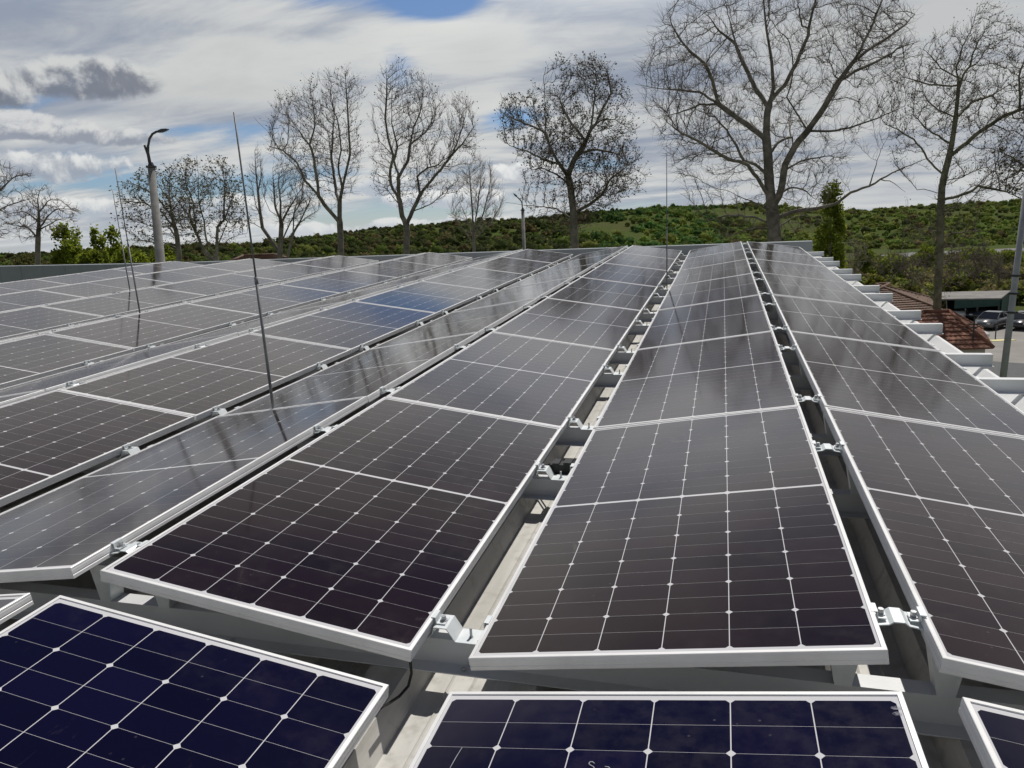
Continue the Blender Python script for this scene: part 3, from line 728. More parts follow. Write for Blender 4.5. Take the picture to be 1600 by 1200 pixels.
tag(link('hillside', np_mesh('hillside', V, Fq, smooth=True), MT['grass']), kind='structure')

def leaf_quads(P, S, rg, cols, flat=0.6):
    """one small quad per point with random orientation; returns verts, faces, colours"""
    n = len(P)
    a = rg.normal(size=(n, 3)); a[:, 2] *= flat; a /= np.linalg.norm(a, axis=1)[:, None]
    b = rg.normal(size=(n, 3)); b -= a * np.sum(a * b, 1)[:, None]; b /= np.linalg.norm(b, axis=1)[:, None]
    S = np.broadcast_to(np.asarray(S), (n,))[:, None]
    v = np.stack([P - a * S, P + b * S * 0.62, P + a * S, P - b * S * 0.62], 1).reshape(-1, 3)
    f = np.arange(4 * n).reshape(n, 4)
    return v, f, cols
def clump_points(n, rx, ry, rz, rg, nclump=14, cr=0.45):
    c = rg.normal(size=(nclump, 3)); c /= np.linalg.norm(c, axis=1)[:, None]; c *= rg.uniform(0.35, 0.85, (nclump, 1))
    k = rg.integers(0, nclump, n); q = rg.normal(size=(n, 3)); q /= np.linalg.norm(q, axis=1)[:, None]
    q = c[k] + q * cr * rg.uniform(0.3, 1, (n, 1)) ** 0.6
    return q * np.array([rx, ry, rz]), k
# woodland and scrub of the far hillside: too many plants to count
rg = np.random.default_rng(4)
NB = 12500
D = 118 + (600 - 118) * rg.uniform(0, 1, NB) ** 0.75
PX = rg.uniform(-260, 1860, NB)
d0 = np.interp(PX, [0, 900, 1150, 1350, 1700], [112, 112, 185, 290, 305])
keep = D > d0
clear = np.sin(PX * 0.011 + 1.3) * np.sin(D * 0.022 + PX * 0.004) + 0.5 * np.sin(PX * 0.037 + D * 0.05)
keep &= (clear < 0.45) | (D > 480) | (PX < 900)
D, PX, clear = D[keep], PX[keep], clear[keep]
B = at(D, PX); B[:, 2] = hill_z(D, PX)
nb = len(B)
big_ = (rg.uniform(size=nb) < 0.18)
rad = np.where(big_, rg.uniform(2.2, 3.6, nb), rg.uniform(1.1, 2.3, nb))
rad *= np.interp(D, [150, 260, 420, 600], [1.0, 0.85, 0.66, 0.6])
hgt = rad * rg.uniform(0.6, 1.15, nb); rad = rad * rg.uniform(0.85, 1.5, nb)
pal = np.array([(0.050, 0.068, 0.018), (0.075, 0.105, 0.022), (0.040, 0.052, 0.018), (0.105, 0.120, 0.028), (0.085, 0.072, 0.032), (0.042, 0.085, 0.022)])
wts = np.zeros((nb, 6)); wts[:] = (0.34, 0.22, 0.22, 0.10, 0.12, 0.0)
gr = (PX > 930) & (PX < 1120) & (D > 200); wts[gr] = (0.1, 0.3, 0.05, 0.1, 0.0, 0.45)
lf = PX < 900; wts[lf] = (0.30, 0.10, 0.33, 0.05, 0.22, 0.0)
rt = (PX > 1180); wts[rt] = (0.18, 0.34, 0.14, 0.26, 0.08, 0.0)
ci = np.array([rg.choice(6, p=w / w.sum()) for w in wts])
bc = pal[ci] * rg.uniform(0.75, 1.25, (nb, 1)) * np.where(PX > 1000, 1.4, 1.0)[:, None]
def scrub(name, label, B, rad, hgt, bc, per, lsize, rg):
    nb = len(B)
    q = rg.normal(size=(nb, per, 3)); q /= np.linalg.norm(q, axis=2)[..., None]
    ph = rg.uniform(0, 6, (nb, 1))
    lump = 1 + 0.26 * np.sin(q[..., 0] * 5 + ph) * np.sin(q[..., 1] * 6 + ph) + 0.2 * np.sin(q[..., 2] * 7 + q[..., 0] * 4 + ph)
    q *= (lump * rg.uniform(0.72, 1.04, (nb, per)))[..., None]
    P = B[:, None, :] + q * np.stack([rad, rad, hgt], -1)[:, None, :] + np.array([0, 0, 1])[None, None, :] * (hgt * 0.75)[:, None, None]
    S = (rad * lsize)[:, None] * rg.uniform(0.6, 1.35, (nb, per))
    lc = np.repeat(bc[:, None, :], per, 1) * rg.uniform(0.8, 1.2, (nb, per, 1))
    v, f, c_ = leaf_quads(P.reshape(-1, 3), S.ravel(), rg, lc.reshape(-1, 3))
    # inner mass of each bush: a lumpy 8 x 5 globe
    th = np.linspace(0, 2 * np.pi, 9)[:-1]; fi = np.linspace(-1.35, 1.35, 5)
    g = np.stack([np.outer(np.cos(fi), np.cos(th)), np.outer(np.cos(fi), np.sin(th)), np.outer(np.sin(fi), np.ones(8))], -1).reshape(-1, 3)
    gv = B[:, None, :] + g[None] * (0.78 * (1 + 0.16 * rg.normal(size=(nb, 40, 1)))) * np.stack([rad, rad, hgt], -1)[:, None, :] + np.array([0, 0, 1]) * (hgt * 0.75)[:, None, None]
    qf = np.array([(r * 8 + k, r * 8 + (k + 1) % 8, (r + 1) * 8 + (k + 1) % 8, (r + 1) * 8 + k) for r in range(4) for k in range(8)])
    gf = (np.arange(nb) * 40)[:, None, None] + qf[None]
    gcol = np.repeat(bc[:, None, :], 32, 1) * rg.uniform(0.75, 1.1, (nb, 32, 1))
    V_ = np.vstack([v, gv.reshape(-1, 3)]); F_ = np.vstack([f, gf.reshape(-1, 4) + len(v)])
    return tag(link(name, np_mesh(name, V_, F_, np.vstack([c_, gcol.reshape(-1, 3)])), MT['leaf']), label, name.split('_')[-1], kind='stuff')
o = scrub('hillside_woodland', 'dense green scrub and woodland covering the far hillside', B, rad, hgt, bc * 1.6, 88, 0.14, rg)
o['category'] = 'woodland'
# low thicket on the flat ground right of the roof
NU = 1500
Du = rg.uniform(56, 200, NU); Pu = rg.uniform(1275, 1760, NU)
kp = ~((Du < 82) & (Pu > 1425)) & ~((Du > 96) & (Du < 116) & (Pu > 1545))
Du, Pu = Du[kp], Pu[kp]; Bu = at(Du, Pu); nu = len(Bu)
ru = rg.uniform(0.7, 1.5, nu); hu = ru * rg.uniform(0.55, 0.95, nu)
pu = np.array([(0.20, 0.175, 0.08), (0.21, 0.225, 0.05), (0.17, 0.15, 0.07), (0.15, 0.19, 0.045), (0.24, 0.22, 0.09)])
o = scrub('thicket', 'low brown and olive thicket on the flat ground beyond the right roof edge', Bu, ru, hu, pu[rg.integers(0, 5, nu)] * rg.uniform(0.7, 1.2, (nu, 1)), 70, 0.2, rg)

# pale yard and gravel strips
def sheet(name, pts, z, m):
    mb = MB(); mb.add([(p_[0], p_[1], z) for p_ in pts], [tuple(range(len(pts)))]); return tag(mb.build(name, m), kind='structure')
def gp(px, D): return at(np.array([float(D)]), np.array([float(px)]))[0]
sheet('paved_yard', [gp(1390, 26), gp(1900, 26), gp(1900, 68), gp(1430, 68)], 0.006, MT['yard'])
sheet('gravel_lane', [gp(1330, 222), gp(1900, 236), gp(1900, 268), gp(1410, 256), gp(1330, 232)], 0.008, MT['gravel'])
sheet('gravel_path', [gp(1560, 100), gp(1900, 104), gp(1900, 122), gp(1560, 112)], 0.008, MT['gravel'])

# ------------------------------------------------------------------ trees
def resample(pts, step):
    pts = np.array(pts, float); seg = np.linalg.norm(np.diff(pts, axis=0), axis=1); s = np.r_[0, np.cumsum(seg)]
    n = max(2, int(round(s[-1] / step)) + 1); u = np.linspace(0, s[-1], n)
    return np.stack([np.interp(u, s, pts[:, k]) for k in range(pts.shape[1])], -1)
def inside(poly, p_):
    x, y = p_[:, 0], p_[:, 1]; r_ = np.zeros(len(p_), bool); n = len(poly)
    for i in range(n):
        x1, y1 = poly[i]; x2, y2 = poly[(i + 1) % n]
        if y1 == y2: continue
        r_ ^= ((y1 > y) != (y2 > y)) & (x < (x2 - x1) * (y - y1) / (y2 - y1) + x1)
    return r_
def tubes(P0, P1, R0, R1, sides):
    n = len(P0); d = P1 - P0; L = np.linalg.norm(d, axis=1)[:, None] + 1e-9; d = d / L
    ref = np.where(np.abs(d[:, 2:3]) < 0.9, np.array([[0, 0, 1.0]]), np.array([[1.0, 0, 0]]))
    a = np.cross(d, ref); a /= np.linalg.norm(a, axis=1)[:, None]; b = np.cross(d, a)
    ang = np.arange(sides) * 2 * np.pi / sides
    ring = a[:, None, :] * np.cos(ang)[None, :, None] + b[:, None, :] * np.sin(ang)[None, :, None]
    v = np.concatenate([P0[:, None, :] + ring * R0[:, None, None], (P1 + d * R1[:, None] * 0.4)[:, None, :] + ring * R1[:, None, None]], 1).reshape(-1, 3)
    base = (np.arange(n) * 2 * sides)[:, None]; k = np.arange(sides); k2 = (k + 1) % sides
    f = np.stack([base + k, base + k2, base + sides + k2, base + sides + k], -1).reshape(-1, 4)
    return v, f
def grow_tree(name, D, limbs, crown, r_root, label, cat='tree', group=None, n_att=1500, step=0.4, kill=0.55, infl=4.0, up=0.12, r_tip=0.013,
              twigs=2, twig_len=0.7, gap=0.25, radial=0.3, leaves=0, leaf_size=0.09, leaf_cols=((0.10, 0.09, 0.03), (0.07, 0.08, 0.025)), depth=0.8, seed=1,
              bark='bark', twig='twig', wob=0.35, droop=0.0, limb_r=0.24):
    rg = np.random.default_rng(seed)
    k_ = D / F
    P = []; par = []; floor_ = []
    # work in tree space: x right (m), y depth away (m), z up (m), from picture pixels at distance D
    base_w = pw(limbs[0][0][0], limbs[0][0][1], D)
    fh = np.array([FH[0], FH[1], 0]); rh = np.array([RH[0], RH[1], 0])
    def tl(q):
        w = pw(q[0], q[1], D) - base_w
        return np.array([np.dot(w, rh), 0.0, w[2]])
    gz = -base_w[2]
    for li, limb in enumerate(limbs):
        pts = np.array([tl(q) for q in limb])
        if li == 0:
            pts = np.vstack([[pts[0][0], 0, gz], pts]) if gz < -0.3 else pts
            pts = resample(pts, step)
            for i, q in enumerate(pts): P.append(q); par.append(i - 1); floor_.append(r_root * (1 - 0.93 * i / len(pts)) * 0.8)
        else:
            A = np.array(P); j = int(np.argmin((A[:, 0] - pts[0][0]) ** 2 + (A[:, 2] - pts[0][2]) ** 2))
            rg_l = rg.uniform(0.75, 1.25); start = A[j]; L = np.sum(np.linalg.norm(np.diff(pts, axis=0), axis=1))
            yend = start[1] + rg.uniform(0.15, 0.5) * L * rg.choice([-1, 1])
            u = np.linspace(0, 1, len(pts)); pts[:, 1] = start[1] + (yend - start[1]) * u; pts[0] = start
            pts = resample(pts, step)[1:]; prev = j
            fr_ = min(r_root * limb_r * rg_l, 0.62 * floor_[j], 0.017 * L)
            for qi, q in enumerate(pts): floor_.append(fr_ * (1 - 0.9 * qi / len(pts))); P.append(q + rg.normal(0, 0.04, 3) * step * wob * 3); par.append(prev); prev = len(P) - 1
    ns = len(P)
    cp_ = np.array([tl(q)[[0, 2]] for q in crown])
    lo_, hi_ = cp_.min(0), cp_.max(0)
    A = np.zeros((0, 3))
    while len(A) < n_att:
        q = rg.uniform(lo_, hi_, (n_att * 2, 2)); q = q[inside(cp_, q)]
        # depth follows the local half width of the outline
        hw = np.zeros(len(q)); cx = np.zeros(len(q))
        zz = np.linspace(lo_[1], hi_[1], 40); L_ = []
        xs = np.linspace(lo_[0], hi_[0], 60)
        for z in zz:
            m_ = inside(cp_, np.c_[xs, np.full(60, z)]); L_.append((xs[m_].min(), xs[m_].max()) if m_.any() else (0, 0))
        L_ = np.array(L_); x0 = np.interp(q[:, 1], zz, L_[:, 0]); x1 = np.interp(q[:, 1], zz, L_[:, 1])
        cx = (x0 + x1) / 2; hw = np.maximum((x1 - x0) / 2, 0.2)
        e_ = np.sqrt(np.clip(1 - ((q[:, 0] - cx) / hw) ** 2, 0.05, 1)) * hw * depth
        Q = np.c_[q[:, 0], rg.uniform(-1, 1, len(q)) * e_, q[:, 1]]
        sc_ = 3.2 / max(hi_ - lo_) * 2.6                       # leave airy gaps between the boughs
        nz = np.sin(Q[:, 0] * sc_ + seed) * np.sin(Q[:, 1] * sc_ * 1.1 + 2.1 * seed) + np.sin(Q[:, 2] * sc_ * 1.2 + 0.7 * seed) * np.sin(Q[:, 0] * sc_ * 0.8 - Q[:, 1] * sc_ + seed)
        A = np.vstack([A, Q[nz > -1.0 + gap * 2.6]])
    A = A[:n_att]
    P = list(map(np.array, P)); PA = np.array(P)
    root_c = np.array([PA[0][0], 0.0, lo_[1] + 0.15 * (hi_[1] - lo_[1])])
    d2 = ((A[:, None, :] - PA[None]) ** 2).sum(2); near = d2.argmin(1); nd = np.sqrt(d2.min(1))
    alive = np.ones(len(A), bool); stale = np.zeros(len(A), int)
    for it in range(140):
        act = alive & (nd < infl)
        if not act.any(): break
        idx = near[act]; dv_ = A[act] - PA[idx]; dv_ /= np.linalg.norm(dv_, axis=1)[:, None] + 1e-9
        acc = np.zeros((len(PA), 3)); np.add.at(acc, idx, dv_)
        u = np.unique(idx); g_ = acc[u] / (np.linalg.norm(acc[u], axis=1)[:, None] + 1e-9)
        out_ = PA[u] - root_c; out_ /= np.linalg.norm(out_, axis=1)[:, None] + 1e-9
        g_ = g_ + np.array([0, 0, up]) + out_ * radial + rg.normal(0, wob * 0.38, g_.shape); g_ /= np.linalg.norm(g_, axis=1)[:, None] + 1e-9
        new = PA[u] + g_ * step
        o_ = len(PA); PA = np.vstack([PA, new]); par += list(u)
        d2 = np.sqrt(((A[:, None, :] - new[None]) ** 2).sum(2)); j = d2.argmin(1); m_ = d2[np.arange(len(A)), j]
        better = m_ < nd - 1e-6; stale = np.where(m_ < nd - 0.02 * step, 0, stale + 1); near[better] = o_ + j[better]; nd[better] = m_[better]
        alive &= (nd > kill) & ((stale < 4) | (nd >= infl))
        if len(PA) > 9000: break
    par = np.array(par); n = len(PA)
    kids = np.bincount(par[par >= 0], minlength=n)
    tips = (kids == 0).astype(float)
    order = np.arange(n)[::-1]
    for i in order:
        if par[i] >= 0: tips[par[i]] += tips[i]
    ex = math.log(r_root / r_tip) / math.log(max(tips[0], 2)); rad_ = r_tip * tips ** ex
    fl_ = np.zeros(n); fl_[:len(floor_)] = floor_; rad_ = np.maximum(rad_, fl_)
    i = np.where(par >= 0)[0]
    P0, P1, R0, R1 = PA[par[i]], PA[i], np.minimum(rad_[par[i]], rad_[i] * 1.35), rad_[i]
    thick = R1 > r_tip * 3.4
    root = empty(name, tuple(base_w + np.array([0, 0, gz])))
    root.rotation_euler = (0, 0, math.atan2(rh[1], rh[0])); tag(root, label, cat, group)
    off = np.array([0, 0, -gz])
    # heavy wood as continuous tapering tubes
    best = np.full(n, -1)
    for j in i[np.argsort(rad_[i])]: best[par[j]] = j
    tb = MB(); tset = set(i[thick].tolist())
    for j in sorted(tset):
        pj = par[j]
        if best[pj] == j and pj in tset: continue              # inside another chain
        ch = [pj, j]
        while best[ch[-1]] in tset: ch.append(best[ch[-1]])
        rr = [min(rad_[c_], rad_[ch[1]] * 1.15) for c_ in ch]
        if pj == 0: rr[0] = rad_[0] * 1.25
        tb.tube([PA[c_] + off for c_ in ch], rr, 8, caps=False)
    link('trunk', tb.mesh('trunk', True), MT[bark], root)
    thin = ~thick
    S0, S1, r0_, r1_ = [P0[thin]], [P1[thin]], [R0[thin]], [R1[thin]]
    # fine twigs along the thin wood
    src = np.where((rad_ < r_tip * 3.0) & (np.arange(n) >= min(ns, n)) )[0]
    if len(src) and twigs:
        rep = np.repeat(src, twigs); pd = PA[rep] - PA[np.maximum(par[rep], 0)]; pd /= np.linalg.norm(pd, axis=1)[:, None] + 1e-9
        od = PA[rep] - root_c; od /= np.linalg.norm(od, axis=1)[:, None] + 1e-9
        dirr = pd * 0.8 + od * radial * 1.6 + rg.normal(0, 0.5, pd.shape) + np.array([0, 0, up * 1.5]); dirr /= np.linalg.norm(dirr, axis=1)[:, None]
        L = twig_len * rg.uniform(0.4, 1.1, (len(rep), 1))
        p0 = PA[rep] - (PA[rep] - PA[np.maximum(par[rep], 0)]) * rg.uniform(0, 1, (len(rep), 1))
        p1 = p0 + dirr * L * 0.55
        d2_ = dirr + rg.normal(0, 0.35, dirr.shape) + np.array([0, 0, 0.25 - droop]); d2_ /= np.linalg.norm(d2_, axis=1)[:, None]
        p2 = p1 + d2_ * L * 0.5
        S0 += [p0, p1]; S1 += [p1, p2]; rr = np.full(len(rep), r_tip * 0.75); r0_ += [rr, rr * 0.8]; r1_ += [rr * 0.8, rr * 0.5]
        ends = p2
    else: ends = PA[kids == 0]
    S0, S1, r0_, r1_ = (np.concatenate(q) for q in (S0, S1, r0_, r1_))
    vc, fc = tubes(S0 + off, S1 + off, r0_, r1_, 3)
    cr = link('crown', np_mesh('crown', vc, fc), MT[twig], root)
    if leaves:
        k = rg.integers(0, len(ends), leaves)
        pos = ends[k] + rg.normal(0, 0.07, (leaves, 3)) + off
        cols = np.array(leaf_cols)[rg.integers(0, len(leaf_cols), leaves)] * rg.uniform(0.7, 1.3, (leaves, 1))
        v, f, c_ = leaf_quads(pos, leaf_size * rg.uniform(0.6, 1.3, leaves), rg, cols)
        link('young_leaves', np_mesh('young_leaves', v, f, c_), MT['leaf'], root)
    return root
TG = 'bare spring trees standing beyond the roof'
def cr1(pts, ox, oy, s): return [(ox + x * s, oy + y * s) for x, y in pts]
# the great plane tree right of centre
c1 = lambda *p_: cr1(p_, 980, 0, 0.2875)
grow_tree('bare_tree', 46.0, [
    [(1212, 420)] + c1((795, 1200), (772, 1000), (765, 850), (755, 740), (760, 620), (775, 560), (795, 480), (785, 330), (755, 150), (740, 0), (735, -130)),
    c1((790, 545), (850, 460), (900, 350), (950, 220), (960, 100), (1000, -60)),
    c1((762, 570), (710, 460), (670, 330), (640, 200), (625, 60), (610, -100)),
    c1((745, 770), (690, 690), (600, 610), (530, 545), (440, 470), (330, 450), (200, 430), (90, 400)),
    c1((525, 525), (480, 410), (430, 340), (340, 290), (250, 210), (190, 110)),
    c1((755, 1090), (690, 970), (620, 900), (520, 885), (430, 850), (330, 800), (220, 760), (130, 700)),
    c1((748, 960), (700, 890), (640, 870), (600, 770), (560, 700), (480, 600)),
    c1((800, 1130), (820, 1060), (835, 900), (880, 800), (930, 730), (980, 650), (1010, 580), (1060, 480), (1130, 370), (1180, 250), (1230, 100), (1280, -80)),
    c1((930, 730), (895, 680), (850, 620), (805, 560)),
    c1((1060, 490), (1150, 430), (1280, 370), (1400, 300), (1510, 260)),
    c1((1105, 410), (1200, 330), (1330, 250), (1440, 170), (1510, 110)),
    c1((930, 735), (1050, 735), (1130, 720), (1250, 680), (1380, 620)),
    c1((775, 860), (820, 780), (880, 745), (930, 732)),
    c1((835, 950), (920, 880), (1060, 855)),
    c1((800, 1190), (920, 1145), (1010, 1135), (1110, 1110), (1180, 1050), (1270, 1020), (1380, 950), (1470, 910), (1560, 870)),
    c1((1270, 1020), (1310, 930), (1340, 870), (1400, 760)), c1((1320, 1000), (1400, 995), (1480, 1050)),
    c1((790, 1150), (700, 1110), (600, 1080), (500, 1040)), c1((815, 1080), (880, 1015), (960, 1030), (1030, 1080)),
    [(1212, 350), (1180, 338), (1145, 335), (1112, 346)], [(1214, 356), (1245, 338), (1270, 336), (1288, 347)], [(1210, 362), (1185, 356), (1150, 362), (1125, 372)],
    c1((640, 200), (560, 100), (500, -50)), c1((530, 545), (430, 540), (330, 580), (200, 600)),
    ], c1((70, 410), (180, 110), (260, 0), (350, -70), (700, -110), (1100, -90), (1400, -50), (1510, 130), (1520, 280), (1400, 620), (1250, 760), (1130, 960), (1050, 1150), (980, 1270), (520, 1290), (380, 1180), (270, 940), (110, 690)),
    0.42, 'huge bare plane tree right of centre, spreading wider than any other tree', group=TG, n_att=5200, step=0.36, kill=0.43, r_tip=0.0100, twigs=3, twig_len=0.9, seed=3, up=0.06, wob=0.34, gap=0.22, radial=0.26, limb_r=0.34)
# tall tree at the right with mossy trunk
lo1 = lambda *p_: cr1(p_, 1340, 180, 0.1625)
up1 = lambda *p_: cr1(p_, 1340, 0, 0.1625)
grow_tree('bare_tree', 40.0, [
    [(1463, 505), (1466, 440), (1468, 400)] + lo1((800, 900), (810, 700), (840, 550), (880, 400), (910, 250), (940, 50)) + up1((970, 850), (970, 750), (940, 670), (980, 560), (1010, 440), (1070, 340), (1120, 200), (1150, 70)),
    lo1((905, 370), (1000, 290), (1060, 210), (1160, 130), (1250, 50), (1370, 0)) + up1((1430, 1090), (1500, 1000), (1570, 930), (1660, 840)),
    up1((1360, 1110), (1350, 980), (1310, 830), (1330, 650), (1320, 530), (1340, 420), (1350, 200)),
    up1((960, 1120), (1130, 980), (1220, 940), (1400, 890)), up1((930, 1140), (780, 1050), (690, 940), (660, 800)),
    up1((960, 830), (880, 830), (760, 800), (650, 770), (520, 730), (400, 650)), up1((970, 720), (870, 690), (820, 640), (760, 540), (680, 450)),
    up1((970, 860), (1040, 720), (1100, 650), (1240, 560)), up1((1130, 660), (1130, 480), (1200, 300)),
    lo1((820, 550), (700, 440), (640, 300), (580, 220), (440, 120), (350, 70), (310, -10), (280, -140)),
    lo1((840, 240), (750, 200), (620, 120), (500, 10)), lo1((840, 650), (960, 610), (1080, 580)), lo1((830, 840), (1100, 740), (1200, 680), (1400, 710), (1540, 740)),
    lo1((800, 950), (900, 880), (960, 850)), lo1((780, 1130), (700, 1110), (600, 1100)), lo1((790, 1180), (900, 1130), (1100, 1110)), lo1((800, 740), (720, 720), (620, 710)),
    [(1466, 420), (1490, 402), (1494, 385)], [(1463, 470), (1440, 440), (1420, 410)], [(1464, 455), (1485, 432), (1500, 415)],
    ], [(1388, 165), (1405, 100), (1450, 68), (1490, 35), (1522, 5), (1560, 12), (1600, 60), (1650, 120), (1650, 250), (1600, 300), (1530, 312), (1528, 380), (1510, 440), (1470, 470), (1420, 455), (1405, 400), (1418, 330), (1400, 250)],
    0.205, 'tall bare tree with mossy trunk behind the red tiled roof at right', group=TG, n_att=3600, step=0.32, kill=0.38, r_tip=0.0095, twigs=3, twig_len=0.55, seed=8, gap=0.1, limb_r=0.42, bark='bark_moss',
    leaves=5200, leaf_size=0.045, leaf_cols=((0.09, 0.075, 0.03), (0.08, 0.085, 0.03), (0.06, 0.05, 0.03)), wob=0.45)
c8 = lambda *p_: cr1(p_, 760, 90, 0.175)
grow_tree('bare_tree', 58.0, [
    [(898, 395), (897, 365), (896, 330)] + c8((755, 1190), (740, 1080), (700, 1020), (620, 900), (560, 780), (530, 680), (480, 640), (400, 500)),
    c8((530, 680), (520, 500), (510, 350), (500, 200)), c8((650, 940), (500, 900), (380, 830), (250, 780)),
    c8((740, 1080), (760, 950), (800, 880), (860, 800), (890, 720), (930, 640), (1000, 590), (1100, 600)), c8((860, 780), (820, 680), (760, 600), (700, 480), (640, 330)),
    c8((920, 650), (930, 450), (945, 300), (945, 120)), c8((940, 620), (1020, 480), (1100, 330), (1060, 130)), c8((800, 880), (950, 830), (1100, 860)),
    [(897, 350), (903, 330), (937, 309)] + c8((1080, 1170), (1120, 1080), (1220, 1000), (1320, 930), (1450, 850)),
    [(897, 345), (870, 325), (830, 320), (790, 314)], c8((755, 1140), (640, 1060), (520, 1000), (400, 1010)), c8((480, 640), (330, 590), (200, 540), (90, 480)),
    ], [(776, 180), (800, 150), (830, 120), (865, 104), (900, 108), (945, 100), (960, 130), (985, 155), (985, 190), (1000, 212), (1018, 250), (1014, 300), (960, 322), (945, 345), (905, 366), (850, 352), (825, 318), (797, 262), (788, 220)],
    0.32, 'leafing tree with dark rounded dense crown at centre beside the distant lamp', group=TG, n_att=2300, step=0.36, kill=0.46, r_tip=0.015, twigs=4, twig_len=0.8, seed=13, up=0.22, gap=0.34, radial=0.2, limb_r=0.4,
    leaves=11000, leaf_size=0.07, leaf_cols=((0.06, 0.05, 0.022), (0.075, 0.065, 0.022), (0.045, 0.04, 0.02)), wob=0.5)
c6 = lambda *p_: cr1(p_, 400, 90, 0.2375)
grow_tree('bare_tree', 58.0, [
    [(635, 395), (636, 365)] + c6((990, 1100), (960, 1040), (945, 930), (890, 850), (880, 750), (905, 650), (870, 540), (850, 400), (860, 250), (860, 110)),
    c6((942, 920), (945, 780), (920, 690), (950, 600), (920, 450), (930, 300), (945, 100)), c6((947, 790), (1000, 680), (1010, 560), (1020, 460), (1070, 330), (1080, 180)),
    c6((990, 1100), (1040, 980), (1080, 890), (1150, 800), (1230, 700), (1290, 620), (1350, 450), (1380, 320)), c6((1290, 630), (1350, 560), (1430, 450)),
    c6((1035, 1010), (1150, 960), (1220, 890), (1330, 870)), c6((950, 970), (850, 860), (750, 820)), c6((1010, 570), (1120, 470), (1170, 330)), c6((905, 640), (820, 560), (780, 430)),
    c6((1080, 890), (1060, 780), (1130, 730), (1180, 720)),
    ], [(580, 170), (595, 115), (625, 98), (650, 120), (675, 135), (690, 170), (718, 156), (738, 170), (748, 210), (742, 260), (718, 300), (680, 322), (605, 322), (584, 290), (580, 230)],
    0.25, 'tall forked bare tree with pale trunk, right of a similar one left of centre', group=TG, n_att=2100, step=0.36, kill=0.45, r_tip=0.0115, twigs=3, twig_len=0.8, seed=21, up=0.28, gap=0.2, limb_r=0.4,
    leaves=1800, leaf_size=0.06, leaf_cols=((0.06, 0.045, 0.025), (0.07, 0.06, 0.03)), wob=0.42)
grow_tree('bare_tree', 58.0, [
    [(533, 400), (532, 370)] + c6((550, 1050), (550, 950), (570, 850), (600, 720), (620, 630), (610, 480), (600, 300), (590, 140)),
    c6((545, 1080), (470, 980), (430, 910), (360, 820), (320, 740), (230, 640), (170, 530), (100, 450)), c6((440, 920), (430, 780), (410, 620), (330, 500), (250, 380)),
    c6((408, 610), (420, 480), (400, 300)), c6((550, 970), (520, 900), (490, 760), (460, 640), (430, 500), (400, 420)), c6((560, 860), (545, 700), (575, 600), (560, 450), (520, 300)),
    c6((360, 820), (300, 700), (200, 620), (110, 590)), c6((460, 640), (480, 480), (500, 330)),
    ], [(412, 200), (440, 162), (480, 131), (520, 120), (540, 105), (562, 115), (571, 180), (566, 250), (556, 300), (520, 330), (480, 300), (440, 270), (414, 235)],
    0.235, 'tall bare tree left of centre, its crown leaning left, one pale trunk', group=TG, n_att=1800, step=0.36, kill=0.45, r_tip=0.0115, twigs=3, twig_len=0.8, seed=34, up=0.28, gap=0.2, limb_r=0.4,
    leaves=1500, leaf_size=0.06, leaf_cols=((0.06, 0.045, 0.025), (0.07, 0.06, 0.03)), wob=0.42)
# small brush-like pale tree
grow_tree('bare_tree', 52.0, [
    [(741, 400), (740, 372), (738, 330), (735, 290), (733, 260)], [(740, 375), (728, 340), (715, 310), (706, 285)], [(740, 372), (755, 335), (764, 300), (768, 275)],
    [(740, 380), (722, 355), (706, 330)], [(741, 378), (765, 350), (782, 325)], [(740, 368), (747, 320), (752, 285), (750, 258)]],
    [(701, 300), (715, 266), (740, 246), (768, 266), (792, 318), (780, 350), (742, 372), (702, 340)],
    0.13, 'small pale bare tree fanning like a brush, left of the distant lamp', group=TG, n_att=900, step=0.26, kill=0.34, r_tip=0.009, twigs=4, twig_len=0.7, seed=41, up=0.35, twig='twig_pale', wob=0.3)
c3 = lambda *p_: cr1(p_, 180, 220, 0.2)
grow_tree('bare_tree', 44.0, [
    c3((790, 980), (790, 900), (800, 660), (850, 620), (850, 500), (860, 350)), c3((795, 820), (900, 650), (980, 550), (1070, 430)), c3((790, 900), (740, 800), (740, 650), (720, 480), (740, 370), (760, 280), (770, 150)),
    c3((790, 930), (700, 850), (650, 700), (610, 580), (530, 470), (470, 380)), c3((780, 940), (690, 900), (620, 760), (540, 640), (510, 450)), c3((800, 690), (880, 600), (960, 420)),
    c3((795, 850), (880, 760), (1000, 720)), c3((740, 370), (660, 230)), c3((650, 700), (660, 500), (620, 330)),
    ], [(255, 300), (275, 262), (305, 252), (335, 243), (362, 262), (388, 300), (384, 350), (350, 378), (300, 385), (262, 360)],
    0.17, 'low spreading many-stemmed bare tree right of the near lamp post', group=TG, n_att=1700, step=0.28, kill=0.4, r_tip=0.010, twigs=4, twig_len=0.55, seed=55, up=0.05,
    leaves=3400, leaf_size=0.06, leaf_cols=((0.10, 0.095, 0.035), (0.12, 0.11, 0.04), (0.07, 0.06, 0.03)), wob=0.5)
